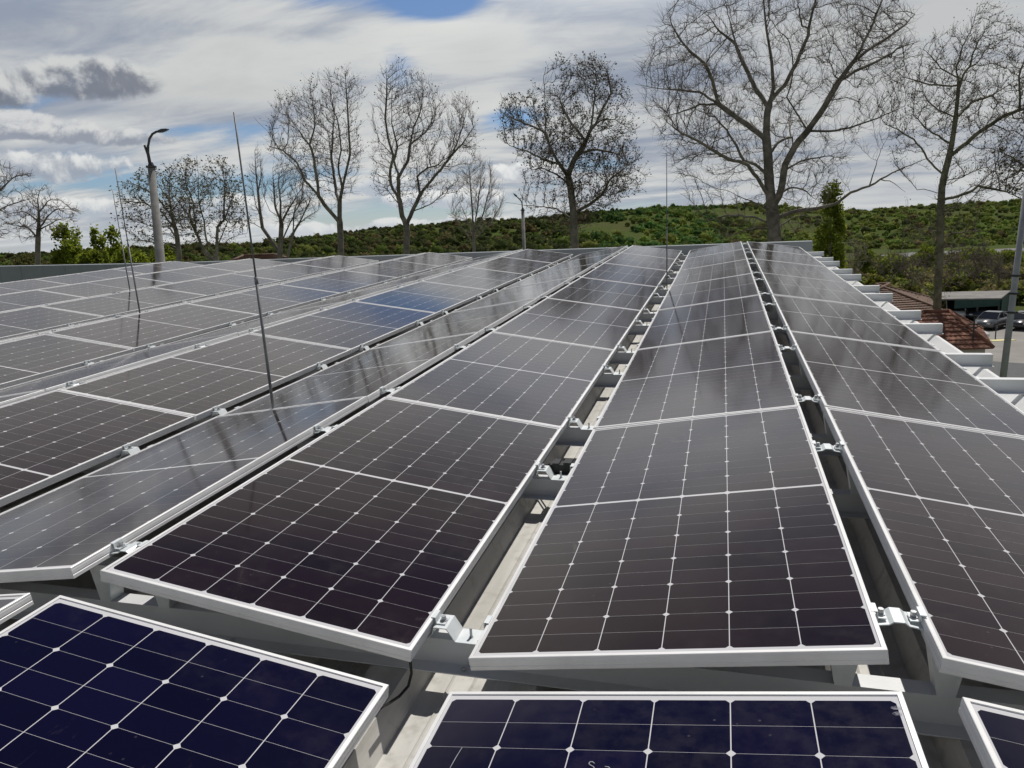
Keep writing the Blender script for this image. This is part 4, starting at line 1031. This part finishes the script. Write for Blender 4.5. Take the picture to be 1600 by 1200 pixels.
grow_tree('bare_tree', 47.0, [
    c3((500, 980), (500, 900), (480, 720), (440, 580), (420, 400), (430, 300)), c3((480, 760), (400, 670), (250, 670), (80, 620)), c3((470, 700), (360, 560), (200, 480), (60, 470)),
    c3((440, 580), (350, 440), (220, 350), (100, 330)), c3((490, 850), (380, 800), (250, 790), (120, 770)), c3((440, 560), (520, 430), (560, 330)), c3((430, 480), (330, 360), (250, 270)),
    ], [(190, 305), (205, 275), (235, 262), (265, 262), (290, 275), (292, 340), (270, 375), (215, 385), (188, 345)],
    0.17, 'bare tree partly hidden behind the near lamp post, branches reaching left', group=TG, n_att=1100, step=0.28, kill=0.42, r_tip=0.010, twigs=4, twig_len=0.55, seed=57, up=0.05,
    leaves=1500, leaf_size=0.07, leaf_cols=((0.10, 0.095, 0.035), (0.12, 0.11, 0.04), (0.07, 0.06, 0.03)), wob=0.5)
grow_tree('bare_tree', 50.0, [
    [(437, 412), (437, 402), (440, 348), (430, 324), (428, 296), (426, 262)], [(440, 345), (442, 320), (442, 290), (446, 265)], [(440, 350), (444, 332), (454, 310), (466, 286)],
    [(438, 380), (460, 345), (478, 318)], [(440, 340), (424, 330), (414, 300)]],
    [(412, 290), (425, 262), (445, 256), (470, 272), (488, 300), (480, 335), (450, 352), (424, 345)],
    0.17, 'slim bare tree with trunk forking into a fan, left of the leaning tree', group=TG, n_att=900, step=0.26, kill=0.36, r_tip=0.0105, twigs=4, twig_len=0.6, seed=61, up=0.25)
grow_tree('bare_tree', 51.0, [
    [(440, 412), (434, 390), (410, 356), (406, 328), (400, 270), (398, 236)], [(407, 340), (396, 320), (388, 290)], [(404, 300), (412, 275), (414, 250)], [(412, 358), (394, 348), (384, 345)]],
    [(384, 290), (392, 245), (400, 228), (412, 245), (420, 290), (416, 340), (392, 352)],
    0.12, 'thin leaning bare tree beside the tallest lightning rod', group=TG, n_att=600, step=0.26, kill=0.36, r_tip=0.010, twigs=4, twig_len=0.6, seed=66, up=0.3)
grow_tree('bare_tree', 49.0, [
    [(449, 412), (450, 400), (458, 364), (468, 348), (488, 306)], [(458, 364), (456, 335), (462, 310)], [(468, 348), (484, 335), (498, 325)]],
    [(452, 320), (470, 300), (492, 298), (500, 330), (484, 352), (460, 355)],
    0.09, 'smallest slim bare tree, low at the foot of the leaning tree', group=TG, n_att=420, step=0.24, kill=0.32, r_tip=0.009, twigs=4, twig_len=0.5, seed=69, up=0.3)
grow_tree('bare_tree', 46.0, [
    [(59, 420), (59, 387), (60, 362), (61, 337), (59, 312), (62, 298), (70, 288)], [(62, 363), (75, 340), (92, 327), (117, 327)], [(61, 345), (45, 330), (25, 335)], [(60, 372), (40, 355), (12, 352)],
    [(60, 330), (72, 312), (88, 312)], [(61, 358), (88, 345), (110, 340)]],
    [(28, 330), (45, 298), (70, 288), (88, 308), (120, 324), (116, 344), (95, 358), (60, 372), (18, 372), (8, 345)],
    0.15, 'windswept bare tree at far left behind bright green conifers', group=TG, n_att=1000, step=0.26, kill=0.36, r_tip=0.0115, twigs=4, twig_len=0.55, seed=72, up=0.0, wob=0.45)
grow_tree('bare_tree', 42.0, [
    [(-52, 430), (-48, 380), (-44, 330), (-38, 280), (-30, 250)], [(-46, 350), (-20, 310), (10, 275), (34, 268)], [(-44, 330), (-15, 330), (15, 315), (36, 308)], [(-48, 375), (-20, 360), (0, 352)], [(-40, 300), (-12, 270), (8, 250)]],
    [(-90, 300), (-50, 245), (0, 243), (30, 254), (43, 275), (32, 308), (26, 330), (8, 380), (-70, 390)],
    0.2, 'bare tree cut by the left picture edge', group=TG, n_att=1300, step=0.26, kill=0.38, r_tip=0.012, twigs=3, twig_len=0.55, seed=75, up=-0.02, wob=0.5)
grow_tree('bare_tree', 38.0, [
    [(1668, 480), (1664, 400), (1660, 320), (1655, 250), (1650, 180)], [(1660, 320), (1630, 280), (1600, 250), (1578, 235)], [(1662, 345), (1630, 320), (1596, 300)], [(1656, 260), (1625, 220), (1600, 190)]],
    [(1565, 240), (1590, 190), (1640, 150), (1700, 150), (1730, 250), (1700, 330), (1630, 340), (1575, 305)],
    0.22, 'branches of a budding tree reaching in from the right picture edge', group=TG, n_att=1000, step=0.28, kill=0.4, r_tip=0.0105, twigs=2, twig_len=0.55, seed=79,
    leaves=2600, leaf_size=0.07, leaf_cols=((0.10, 0.10, 0.035), (0.08, 0.07, 0.03)), wob=0.45)

# shrubs without leaves
def bare_shrub(px, py_base, py_top, wpx, D, label, seed, pale=False, n_att=500, leaves=0):
    rg = np.random.default_rng(seed); h = py_base - py_top
    limbs = [[(px, py_base), (px + wpx * 0.05, py_base - h * 0.4), (px, py_base - h * 0.75)]]
    for k in range(5):
        u = rg.uniform(-1, 1)
        limbs.append([(px, py_base - 1), (px + u * wpx * 0.3, py_base - h * 0.35), (px + u * wpx * 0.45, py_base - h * 0.8)])
    crown = [(px - wpx * 0.5, py_base - h * 0.4), (px - wpx * 0.42, py_base - h * 0.8), (px, py_top), (px + wpx * 0.4, py_base - h * 0.82), (px + wpx * 0.5, py_base - h * 0.4), (px, py_base - h * 0.15)]
    return grow_tree('bare_shrub', D, limbs, crown, 0.05 + 0.03 * (D / 60), label, 'shrub', 'leafless shrubs below the hill at right', n_att=n_att, step=0.012 * h * D / F * 6 + 0.12, kill=0.35, r_tip=0.011 * D / 60,
                     twigs=3, twig_len=0.6, seed=seed, up=0.25, twig='twig_pale' if pale else 'twig', leaves=leaves)
bare_shrub(1540, 459, 375, 52, 92, 'dark many-stemmed bare shrub beyond the shed, left of the steel pole', 101, n_att=900)
bare_shrub(1562, 460, 395, 44, 88, 'dark bare shrub touching the steel pole, right of a bigger one', 102, n_att=700)
bare_shrub(1335, 436, 372, 46, 80, 'greyish bare shrub right beside the columnar poplar', 103, True, 700)
bare_shrub(1388, 440, 392, 60, 86, 'brownish bare shrub behind the yellow-green bush', 104, False, 380)
bare_shrub(1425, 445, 398, 52, 84, 'brownish bare shrub just left of the mossy trunk', 105, False, 340)
bare_shrub(1505, 452, 385, 60, 98, 'brownish bare shrub right of the mossy trunk', 106, False, 380, 500)

# leafy trees and bushes
def leafy(name, px, D, py_top, wpx, label, cat, cols, group=None, n=3500, leaf=0.16, z0=0.2, nclump=40, cr=0.25, seed=1, col_shape=False, trunk=True, depth=1.0):
    rg = np.random.default_rng(seed)
    tp = pw(px, py_top, D); g = np.array([tp[0], tp[1], 0.0]); H = tp[2]; w = wpx * D / F / 2
    root = empty(name, tuple(g)); tag(root, label, cat, group)
    if col_shape:                                            # columnar: tapering upward, ragged
        nc = nclump; zc = rg.uniform(0.02, 0.97, nc); prof = np.clip(np.sin(np.pi * np.clip(zc * 0.86 + 0.12, 0, 1)) ** 0.55, 0.05, 1)
        a = rg.uniform(0, 2 * np.pi, nc); rr = w * prof * np.sqrt(rg.uniform(0.1, 0.85, nc))
        cen = np.stack([rr * np.cos(a), rr * np.sin(a) * depth, z0 + zc * (H - z0)], -1)
        k = rg.integers(0, nc, n); q = rg.normal(size=(n, 3)); q /= np.linalg.norm(q, axis=1)[:, None]
        pos = cen[k] + q * np.array([w * 0.36, w * 0.36, (H - z0) * 0.055]) * rg.uniform(0.2, 1.0, (n, 1))
    else:
        q, k = clump_points(n, w, w * depth, (H - z0) / 2 * 0.95, rg, nclump, cr); pos = q / 1.15 + np.array([0, 0, z0 + (H - z0) / 2]); pos[:, 2] = np.maximum(pos[:, 2], 0.1)
    tone = rg.uniform(0.7, 1.35, nclump if not col_shape else nclump)
    cc = np.array(cols)[rg.integers(0, len(cols), n)] * tone[k][:, None] * rg.uniform(0.8, 1.2, (n, 1))
    v, f, c_ = leaf_quads(pos, leaf * rg.uniform(0.6, 1.3, n), rg, cc)
    link('crown', np_mesh('crown', v, f, c_), MT['leaf'], root)
    if trunk:
        mb = MB(); mb.tube([(0, 0, 0), (0.05, 0.03, H * 0.4), (0, 0, H * 0.85)], [0.05 + H * 0.012, 0.03 + H * 0.008, 0.015], 8)
        for kk in range(7):
            a = rg.uniform(0, 6.28); z = H * rg.uniform(0.1, 0.6); mb.tube([(0, 0, z), (w * 0.5 * math.cos(a), w * 0.5 * math.sin(a), z + H * 0.12)], [0.04, 0.012], 5)
        mb.build('trunk', MT['bark'], root, True)
    return root
YG = ((0.20, 0.25, 0.03), (0.25, 0.28, 0.035), (0.15, 0.20, 0.028))
OG = ((0.20, 0.25, 0.035), (0.24, 0.27, 0.04), (0.15, 0.20, 0.03))
leafy('poplar_tree', 1301, 72, 284, 48, 'tall green columnar poplar right of the huge bare tree', 'tree', OG, n=10500, leaf=0.14, nclump=170, seed=5, col_shape=True)
CG = 'bright green conifers behind the left parapet'
leafy('conifer_tree', 97, 55, 349, 56, 'broad bright green columnar tree at left, widest of its group', 'tree', YG, CG, 5200, 0.13, nclump=110, seed=6, col_shape=True)
leafy('conifer_tree', 117, 57, 356, 26, 'narrow yellow-green columnar tree hugging the widest one', 'tree', YG, CG, 2400, 0.11, nclump=60, seed=7, col_shape=True)
leafy('conifer_tree', 150, 54, 352, 34, 'pointed green columnar tree left of the two farther lightning rods', 'tree', YG, CG, 3000, 0.12, nclump=70, seed=9, col_shape=True)
leafy('conifer_tree', 173, 56, 350, 44, 'green columnar tree crossed by the two farther lightning rods', 'tree', YG, CG, 4200, 0.13, nclump=90, seed=10, col_shape=True)
BG = 'green bushy trees along the left parapet'
leafy('bushy_tree', 137, 50, 378, 52, 'low yellow-green bushy tree between the columnar trees', 'tree', YG, BG, 5000, 0.13, z0=5.5, nclump=90, cr=0.3, seed=14)
leafy('bushy_tree', 203, 52, 373, 74, 'rounded green bushy tree just left of the near lamp post', 'tree', YG, BG, 7000, 0.13, z0=5.5, nclump=110, cr=0.3, seed=15)
leafy('bushy_tree', 252, 54, 377, 70, 'green bushy tree behind the near lamp post', 'tree', YG, BG, 6500, 0.13, z0=5.5, nclump=100, cr=0.3, seed=16)
leafy('bushy_tree', 40, 56, 384, 110, 'dull olive bushy tree below the windswept bare tree', 'tree', ((0.09, 0.09, 0.032), (0.11, 0.11, 0.04)), BG, 6500, 0.13, z0=4.5, nclump=100, cr=0.3, seed=17)
YB = 'yellow-green bushes at right'
leafy('leafy_bush', 1368, 78, 419, 44, 'round yellow-green bush past the white beam ends at right', 'bush', ((0.17, 0.18, 0.025), (0.20, 0.20, 0.035), (0.12, 0.14, 0.02)), YB, 3000, 0.14, seed=18)
leafy('leafy_bush', 1494, 84, 425, 66, 'broad yellow-green bush right of the mossy trunk, above the shed roof', 'bush', ((0.12, 0.14, 0.022), (0.15, 0.155, 0.03)), YB, 3600, 0.16, seed=19)
leafy('leafy_bush', 1420, 74, 432, 54, 'olive bush left of the mossy trunk above the brown roof', 'bush', ((0.09, 0.10, 0.022), (0.12, 0.115, 0.03)), YB, 2600, 0.14, seed=20)
leafy('leafy_bush', 1585, 82, 452, 66, 'dark green hedge bush at the right edge behind the steel pole', 'bush', ((0.05, 0.075, 0.016), (0.08, 0.10, 0.02)), YB, 3000, 0.15, seed=22)
leafy('leafy_bush', 1350, 130, 374, 44, 'rounded mid-green bush on the slope right of the poplar', 'bush', OG, YB, 2000, 0.24, seed=23)

for i_, (px_, D_, py_, w_, lab_) in enumerate(((1447, 150, 377, 60, 'soft green bush at the foot of the hill, just left of the mossy trunk'), (1532, 160, 380, 66, 'soft green bush at the foot of the hill above the big bare shrub'),
        (1583, 140, 384, 54, 'soft green bush at the right picture edge below the hill'), (1395, 120, 392, 70, 'olive bush on the flat ground above the yellow-green bush'), (1520, 100, 415, 60, 'green bush behind the shed roof between bare shrubs'))):
    leafy('leafy_bush', px_, D_, py_, w_, lab_, 'bush', OG, YB, 3200, 0.2, seed=30 + i_, nclump=36, cr=0.32)

# ------------------------------------------------------------------ houses, shed, canopy
def hip_house(name, corner_pts, eave, ridge_h, over, mt, label, rows=11, wallm='wallp', ridge_in=None):
    """corner_pts: four ground corners (x,y) of the roof outline, front-left, front-right, back-right, back-left; hipped roof"""
    e = empty(name, (0, 0, 0)); tag(e, label, 'house')
    Q = [np.array([q[0], q[1], eave]) for q in corner_pts]
    mid = sum(Q) / 4
    fl, fr, br, bl = Q
    rl = (fl + bl) / 2; rr_ = (fr + br) / 2
    inset = np.linalg.norm(fr - br) / 2 * (0.95 if ridge_in is None else ridge_in)
    u = (rr_ - rl) / np.linalg.norm(rr_ - rl)
    A = rl + u * inset; B_ = rr_ - u * inset
    A = np.array([A[0], A[1], ridge_h]); B_ = np.array([B_[0], B_[1], ridge_h])
    mb = MB()
    for (e0, e1, r0_, r1_) in ((fl, fr, A, B_), (fr, br, B_, B_), (br, bl, B_, A), (bl, fl, A, A)):
        nrm = np.cross(e1 - e0, (r0_ + r1_) / 2 - e0); nrm /= np.linalg.norm(nrm)
        if nrm[2] < 0: nrm = -nrm
        for i in range(rows):
            t0, t1 = i / rows, (i + 1) / rows
            a0, a1 = e0 + (r0_ - e0) * t0, e1 + (r1_ - e1) * t0; b0, b1 = e0 + (r0_ - e0) * t1, e1 + (r1_ - e1) * t1
            L = np.linalg.norm(a1 - a0); nseg = max(2, int(L / 0.11))
            lift = nrm * 0.065
            us = np.linspace(0, 1, nseg + 1)
            wv = nrm[None, :] * (0.022 * np.sin(np.arange(nseg + 1) * np.pi))[:, None] + nrm[None, :] * (0.02 * (np.arange(nseg + 1) % 2))[:, None]
            lowv = a0 + (a1 - a0) * us[:, None] + lift + wv; higv = b0 + (b1 - b0) * us[:, None] + nrm * 0.008 + wv; fo = a0 + (a1 - a0) * us[:, None] - nrm * 0.01
            n_ = nseg + 1
            mb.add(list(lowv) + list(higv) + list(fo), [(j, j + 1, n_ + j + 1, n_ + j) for j in range(nseg)] + [(2 * n_ + j, 2 * n_ + j + 1, j + 1, j) for j in range(nseg)])
    rf = mb.build('roof', MT[mt], e)
    mb = MB()
    for pa, pb in ((A, B_), (fr, B_), (br, B_), (fl, A), (bl, A)):
        pa = pa + np.array([0, 0, 0.07]); pb = pb + np.array([0, 0, 0.07]); mb.tube([tuple(pa), tuple((pa + pb) / 2), tuple(pb)], 0.085, 8)
    mb.build('ridge_tiles', MT[mt], rf, True)
    mb = MB(); I_ = [mid + (q - mid) * (1 - over) for q in Q]
    mb.add([(q[0], q[1], 0) for q in I_] + [(q[0], q[1], eave - 0.02) for q in I_], [(0, 1, 5, 4), (1, 2, 6, 5), (2, 3, 7, 6), (3, 0, 4, 7), (4, 5, 6, 7)])
    mb.build('wall', MT[wallm], e)
    return e
def gxy(px, D): return gp(px, D)[:2]
def top_at(px, py, D): return pw(px, py, D)[2]
z_e = top_at(1548, 545, 33.3); z_r = top_at(1482, 488, 36.4)
hip_house('tiled_house', [gxy(1380, 33.6), gxy(1550, 33.3), gxy(1530, 39.5), gxy(1370, 39.8)], z_e, z_r, 0.12, 'tile_red', 'low house with red clay tile hip roof beside the roof edge', rows=9, ridge_in=0.55)
hip_house('tiled_house', [gxy(1290, 44), gxy(1462, 45), gxy(1445, 53), gxy(1290, 52)], top_at(1440, 486, 45), top_at(1400, 445, 48), 0.1, 'tile_brown', 'older house with weathered brown tile roof behind the mossy trunk', rows=13)
# far low roofs at left
hip_house('tiled_house', [gxy(384, 62), gxy(468, 62), gxy(468, 67), gxy(384, 67)], top_at(425, 406, 62), top_at(425, 399, 62), 0.06, 'tile_brown', 'distant low house with faded brown roof behind the slim bare trees', rows=8, ridge_in=0.4)
# TV antenna on the red roof
g = pw(1520, 532, 34.0); e = empty('roof_antenna', tuple(g)); tag(e, 'dark spiky antenna mast on the red tile roof', 'antenna')
mb = MB(); mb.tube([(0, 0, -0.4), (0, 0, 1.05)], 0.035, 8); mb.build('mast', MT['dkmetal'], e)
mb = MB()
for z, w_ in ((0.75, 0.22), (0.6, 0.14)):
    mb.tube([(-w_, 0, z), (w_, 0, z)], 0.03, 6)
mb.tube([(0, 0, 0.5), (0.45, 0.1, 0.8)], 0.02, 5); mb.build('crossbar', MT['dkmetal'], e)
# open canopy with green cladding
e = empty('car_shed', (0, 0, 0)); tag(e, 'open car shed with pale roof and dark green cladding behind the cars', 'shed')
c0, c1_, c2, c3_ = gxy(1452, 69), gxy(1556, 70), gxy(1570, 80), gxy(1462, 79)
zt0 = top_at(1500, 469, 69.5); zt1 = top_at(1500, 458, 79)
mb = MB()
def quad_slab(mb, pts, zs, th):
    top_ = [(p_[0], p_[1], z) for p_, z in zip(pts, zs)]; bot = [(p_[0], p_[1], z - th) for p_, z in zip(pts, zs)]
    mb.add(top_ + bot, [(0, 1, 2, 3), (7, 6, 5, 4), (0, 4, 5, 1), (1, 5, 6, 2), (2, 6, 7, 3), (3, 7, 4, 0)])
quad_slab(mb, [c0, c1_, c2, c3_], [zt0 + 0.25, zt0, zt1, zt1 + 0.2], 0.12); mb.build('roof', MT['shedroof'], e)
mb = MB(); 
def wall_quad(mb, a, b_, za0, za1, zb0, zb1, th=0.08):
    d = np.array([b_[1] - a[1], -(b_[0] - a[0])]); d = d / np.linalg.norm(d) * th
    mb.add([(a[0], a[1], za0), (b_[0], b_[1], zb0), (b_[0], b_[1], zb1), (a[0], a[1], za1), (a[0] + d[0], a[1] + d[1], za0), (b_[0] + d[0], b_[1] + d[1], zb0), (b_[0] + d[0], b_[1] + d[1], zb1), (a[0] + d[0], a[1] + d[1], za1)],
           [(0, 1, 2, 3), (7, 6, 5, 4), (0, 4, 5, 1), (1, 5, 6, 2), (2, 6, 7, 3), (3, 7, 4, 0)])
f0, f1 = gxy(1484, 69.4), gxy(1554, 70.2)
wall_quad(mb, f0, f1, zt0 - 0.75, zt0 + 0.05, zt0 - 0.75, zt0 - 0.14); mb.build('fascia', MT['green'], e)
mb = MB(); wall_quad(mb, gxy(1464, 78.5), gxy(1568, 79.5), 0, zt1, 0, zt1 - 0.15); wall_quad(mb, gxy(1556, 71), gxy(1568, 79.3), 0, zt0 - 0.14, 0, zt1 - 0.15); mb.build('back_wall', MT['green'], e)
for q in (gxy(1454, 69.6), gxy(1520, 69.8), gxy(1553, 70.3)):
    mb = MB(); mb.box(q[0] - 0.08, q[0] + 0.08, q[1] - 0.08, q[1] + 0.08, 0, zt0 - 0.05); mb.build('post', MT['dkmetal'], e)
# dark low outbuilding close to the roof on the right
e = empty('outbuilding', (0, 0, 0)); tag(e, 'dark flat-topped outbuilding at the foot of the steel pole', 'shed')
q = [gxy(1520, 25), gxy(1720, 22.5), gxy(1730, 27), gxy(1546, 29.5)]; zt = top_at(1555, 571, 28.5)
mb = MB(); quad_slab(mb, q, [zt] * 4, 0.16); mb.build('roof', MT['dkmetal'], e)
mid = sum(np.array(v_) for v_ in q) / 4; qi = [mid + (np.array(v_) - mid) * 0.94 for v_ in q]
mb = MB(); quad_slab(mb, qi, [zt - 0.17] * 4, zt - 0.17); mb.build('wall', MT['green'], e)
# yellow board and a thin post in the yard
q = gp(1562, 57); mb = MB(); mb.box(-0.9, 0.9, -0.35, 0.35, 0.008, 0.04)
o = mb.build('yellow_board', MT['yellow']); o.location = (q[0], q[1], 0); o.rotation_euler = (0, 0, 0.3); tag(o, 'yellow board lying flat on the pale yard', 'board')
q = gp(1552, 58); e = empty('marker_post', (q[0], q[1], 0)); tag(e, 'thin dark post standing in the yard by the yellow board', 'post')
mb = MB(); mb.tube([(0, 0, 0), (0, 0, 0.95)], 0.045, 8); mb.build('post', MT['dkmetal'], e); mb = MB(); mb.box(-0.14, 0.14, -0.02, 0.02, 0.955, 1.0); mb.build('cap', MT['dkmetal'], e)

# ------------------------------------------------------------------ cars
def car(px, D, head, kind, mt, label):
    q = gp(px, D); e = empty('parked_car' if kind != 'van' else 'parked_van', (q[0], q[1], 0)); e.rotation_euler = (0, 0, head); tag(e, label, 'car' if kind != 'van' else 'van')
    Hh = 1.45 if kind != 'van' else 1.95; L = 4.2
    W2 = 0.86
    # side outline stations: x, half width, z low, z belt
    st = [(-2.1, 0.62, 0.42, 0.72), (-2.02, 0.76, 0.30, 0.88), (-1.6, 0.84, 0.22, 0.95), (-0.8, W2, 0.20, 0.97), (0.3, W2, 0.20, 0.95), (1.1, 0.85, 0.20, 0.90), (1.75, 0.80, 0.24, 0.78), (2.02, 0.70, 0.32, 0.66), (2.1, 0.56, 0.42, 0.56)]
    def ring(x, w, z0, z1): return [(x, -w * 0.9, z0), (x, -w, (z0 + z1) / 2), (x, -w * 0.93, z1), (x, w * 0.93, z1), (x, w, (z0 + z1) / 2), (x, w * 0.9, z0)]
    mb = MB(); vs = []; fs = []
    for s_ in st: vs += ring(*s_)
    n = 6
    for i in range(len(st) - 1):
        for k in range(n): fs.append((i * n + k, i * n + (k + 1) % n, (i + 1) * n + (k + 1) % n, (i + 1) * n + k))
    fs += [tuple(range(n)), tuple(range((len(st) - 1) * n, len(st) * n))]
    mb.add(vs, fs); body = mb.build('body', MT[mt], e, True)
    cb = [(-1.9, 0.70, 0.94), (-1.45, 0.62, Hh - 0.08), (-0.6, 0.64, Hh), (0.2, 0.62, Hh - 0.03), (1.05, 0.72, 0.92)] if kind != 'van' else [(-2.0, 0.78, 0.94), (-1.95, 0.72, Hh - 0.05), (-0.6, 0.74, Hh), (0.7, 0.70, Hh - 0.06), (1.45, 0.74, 0.88)]
    mb = MB(); vs = []; fs = []
    for (x_, w, z) in cb: vs += [(x_, -min(w + 0.1, 0.8), 0.93), (x_, -w, z), (x_, w, z), (x_, min(w + 0.1, 0.8), 0.93)]
    for i in range(len(cb) - 1):
        for k in range(3): fs.append((i * 4 + k, i * 4 + k + 1, (i + 1) * 4 + k + 1, (i + 1) * 4 + k))
    fs += [(0, 1, 2, 3), tuple(range((len(cb) - 1) * 4, len(cb) * 4))]
    mb.add(vs, fs); mb.build('window', MT['glassdk'], e)
    mb = MB(); xs = [c_[0] for c_ in cb[1:4]]
    mb.add([(cb[1][0] - 0.05, -0.6, cb[1][2] + 0.012), (cb[2][0], -0.62, cb[2][2] + 0.016), (cb[3][0] + 0.05, -0.6, cb[3][2] + 0.012), (cb[3][0] + 0.05, 0.6, cb[3][2] + 0.012), (cb[2][0], 0.62, cb[2][2] + 0.016), (cb[1][0] - 0.05, 0.6, cb[1][2] + 0.012)], [(0, 1, 4, 5), (1, 2, 3, 4)])
    for s_ in (-1, 1):
        for (a_, b2) in ((0, 1), (3, 4)):
            mb.tube([(cb[a_][0], s_ * min(cb[a_][1] + 0.1, 0.8), 0.93) if a_ == 0 else (cb[a_][0], s_ * cb[a_][1], cb[a_][2]), (cb[b2][0], s_ * cb[b2][1], cb[b2][2]) if b2 != 4 else (cb[b2][0], s_ * min(cb[b2][1] + 0.1, 0.8), 0.93)], 0.035, 5)
        mb.tube([(-0.35, s_ * 0.77, 0.93), (-0.35, s_ * 0.64, Hh - 0.01)], 0.035, 5)
    mb.build('cabin_roof', MT[mt], e)
    for x_ in (-1.3, 1.32):
        for s_ in (-1, 1):
            mb = MB(); mb.tube([(x_, s_ * 0.66, 0.31), (x_, s_ * 0.87, 0.31)], 0.31, 16); w_ = mb.build('wheel', MT['tyre'], e)
            mb = MB(); mb.tube([(x_, s_ * 0.868, 0.31), (x_, s_ * 0.885, 0.31)], 0.19, 12); mb.build('rim', MT['rim'], w_)
    for s_ in (-1, 1):
        mb = MB(); mb.box(2.0, 2.09, s_ * 0.5 - 0.13, s_ * 0.5 + 0.13, 0.56, 0.68); mb.build('headlight', MT['lampglass'], e)
        mb = MB(); mb.box(-2.13, -2.02, s_ * 0.55 - 0.1, s_ * 0.55 + 0.1, 0.68, 0.86); mb.build('tail_light', MT['redlamp'], e)
ah = math.atan2(FH[1], FH[0])
car(1545, 64, ah + 2.2, 'car', 'paint_grey', 'dark grey car parked in front of the shed, left of the steel pole')
car(1499, 58, ah + 3.3, 'car', 'paint_white', 'white car just behind the red tile roof')
car(1516, 71, ah + 2.7, 'car', 'paint_dark', 'black car in the shade under the shed roof')
car(1480, 72, ah + 2.9, 'van', 'paint_white', 'white van under the shed, next to the mossy trunk')
car(1596, 63, ah + 2.3, 'car', 'paint_dark', 'black car cut by the right picture edge beyond the steel pole')
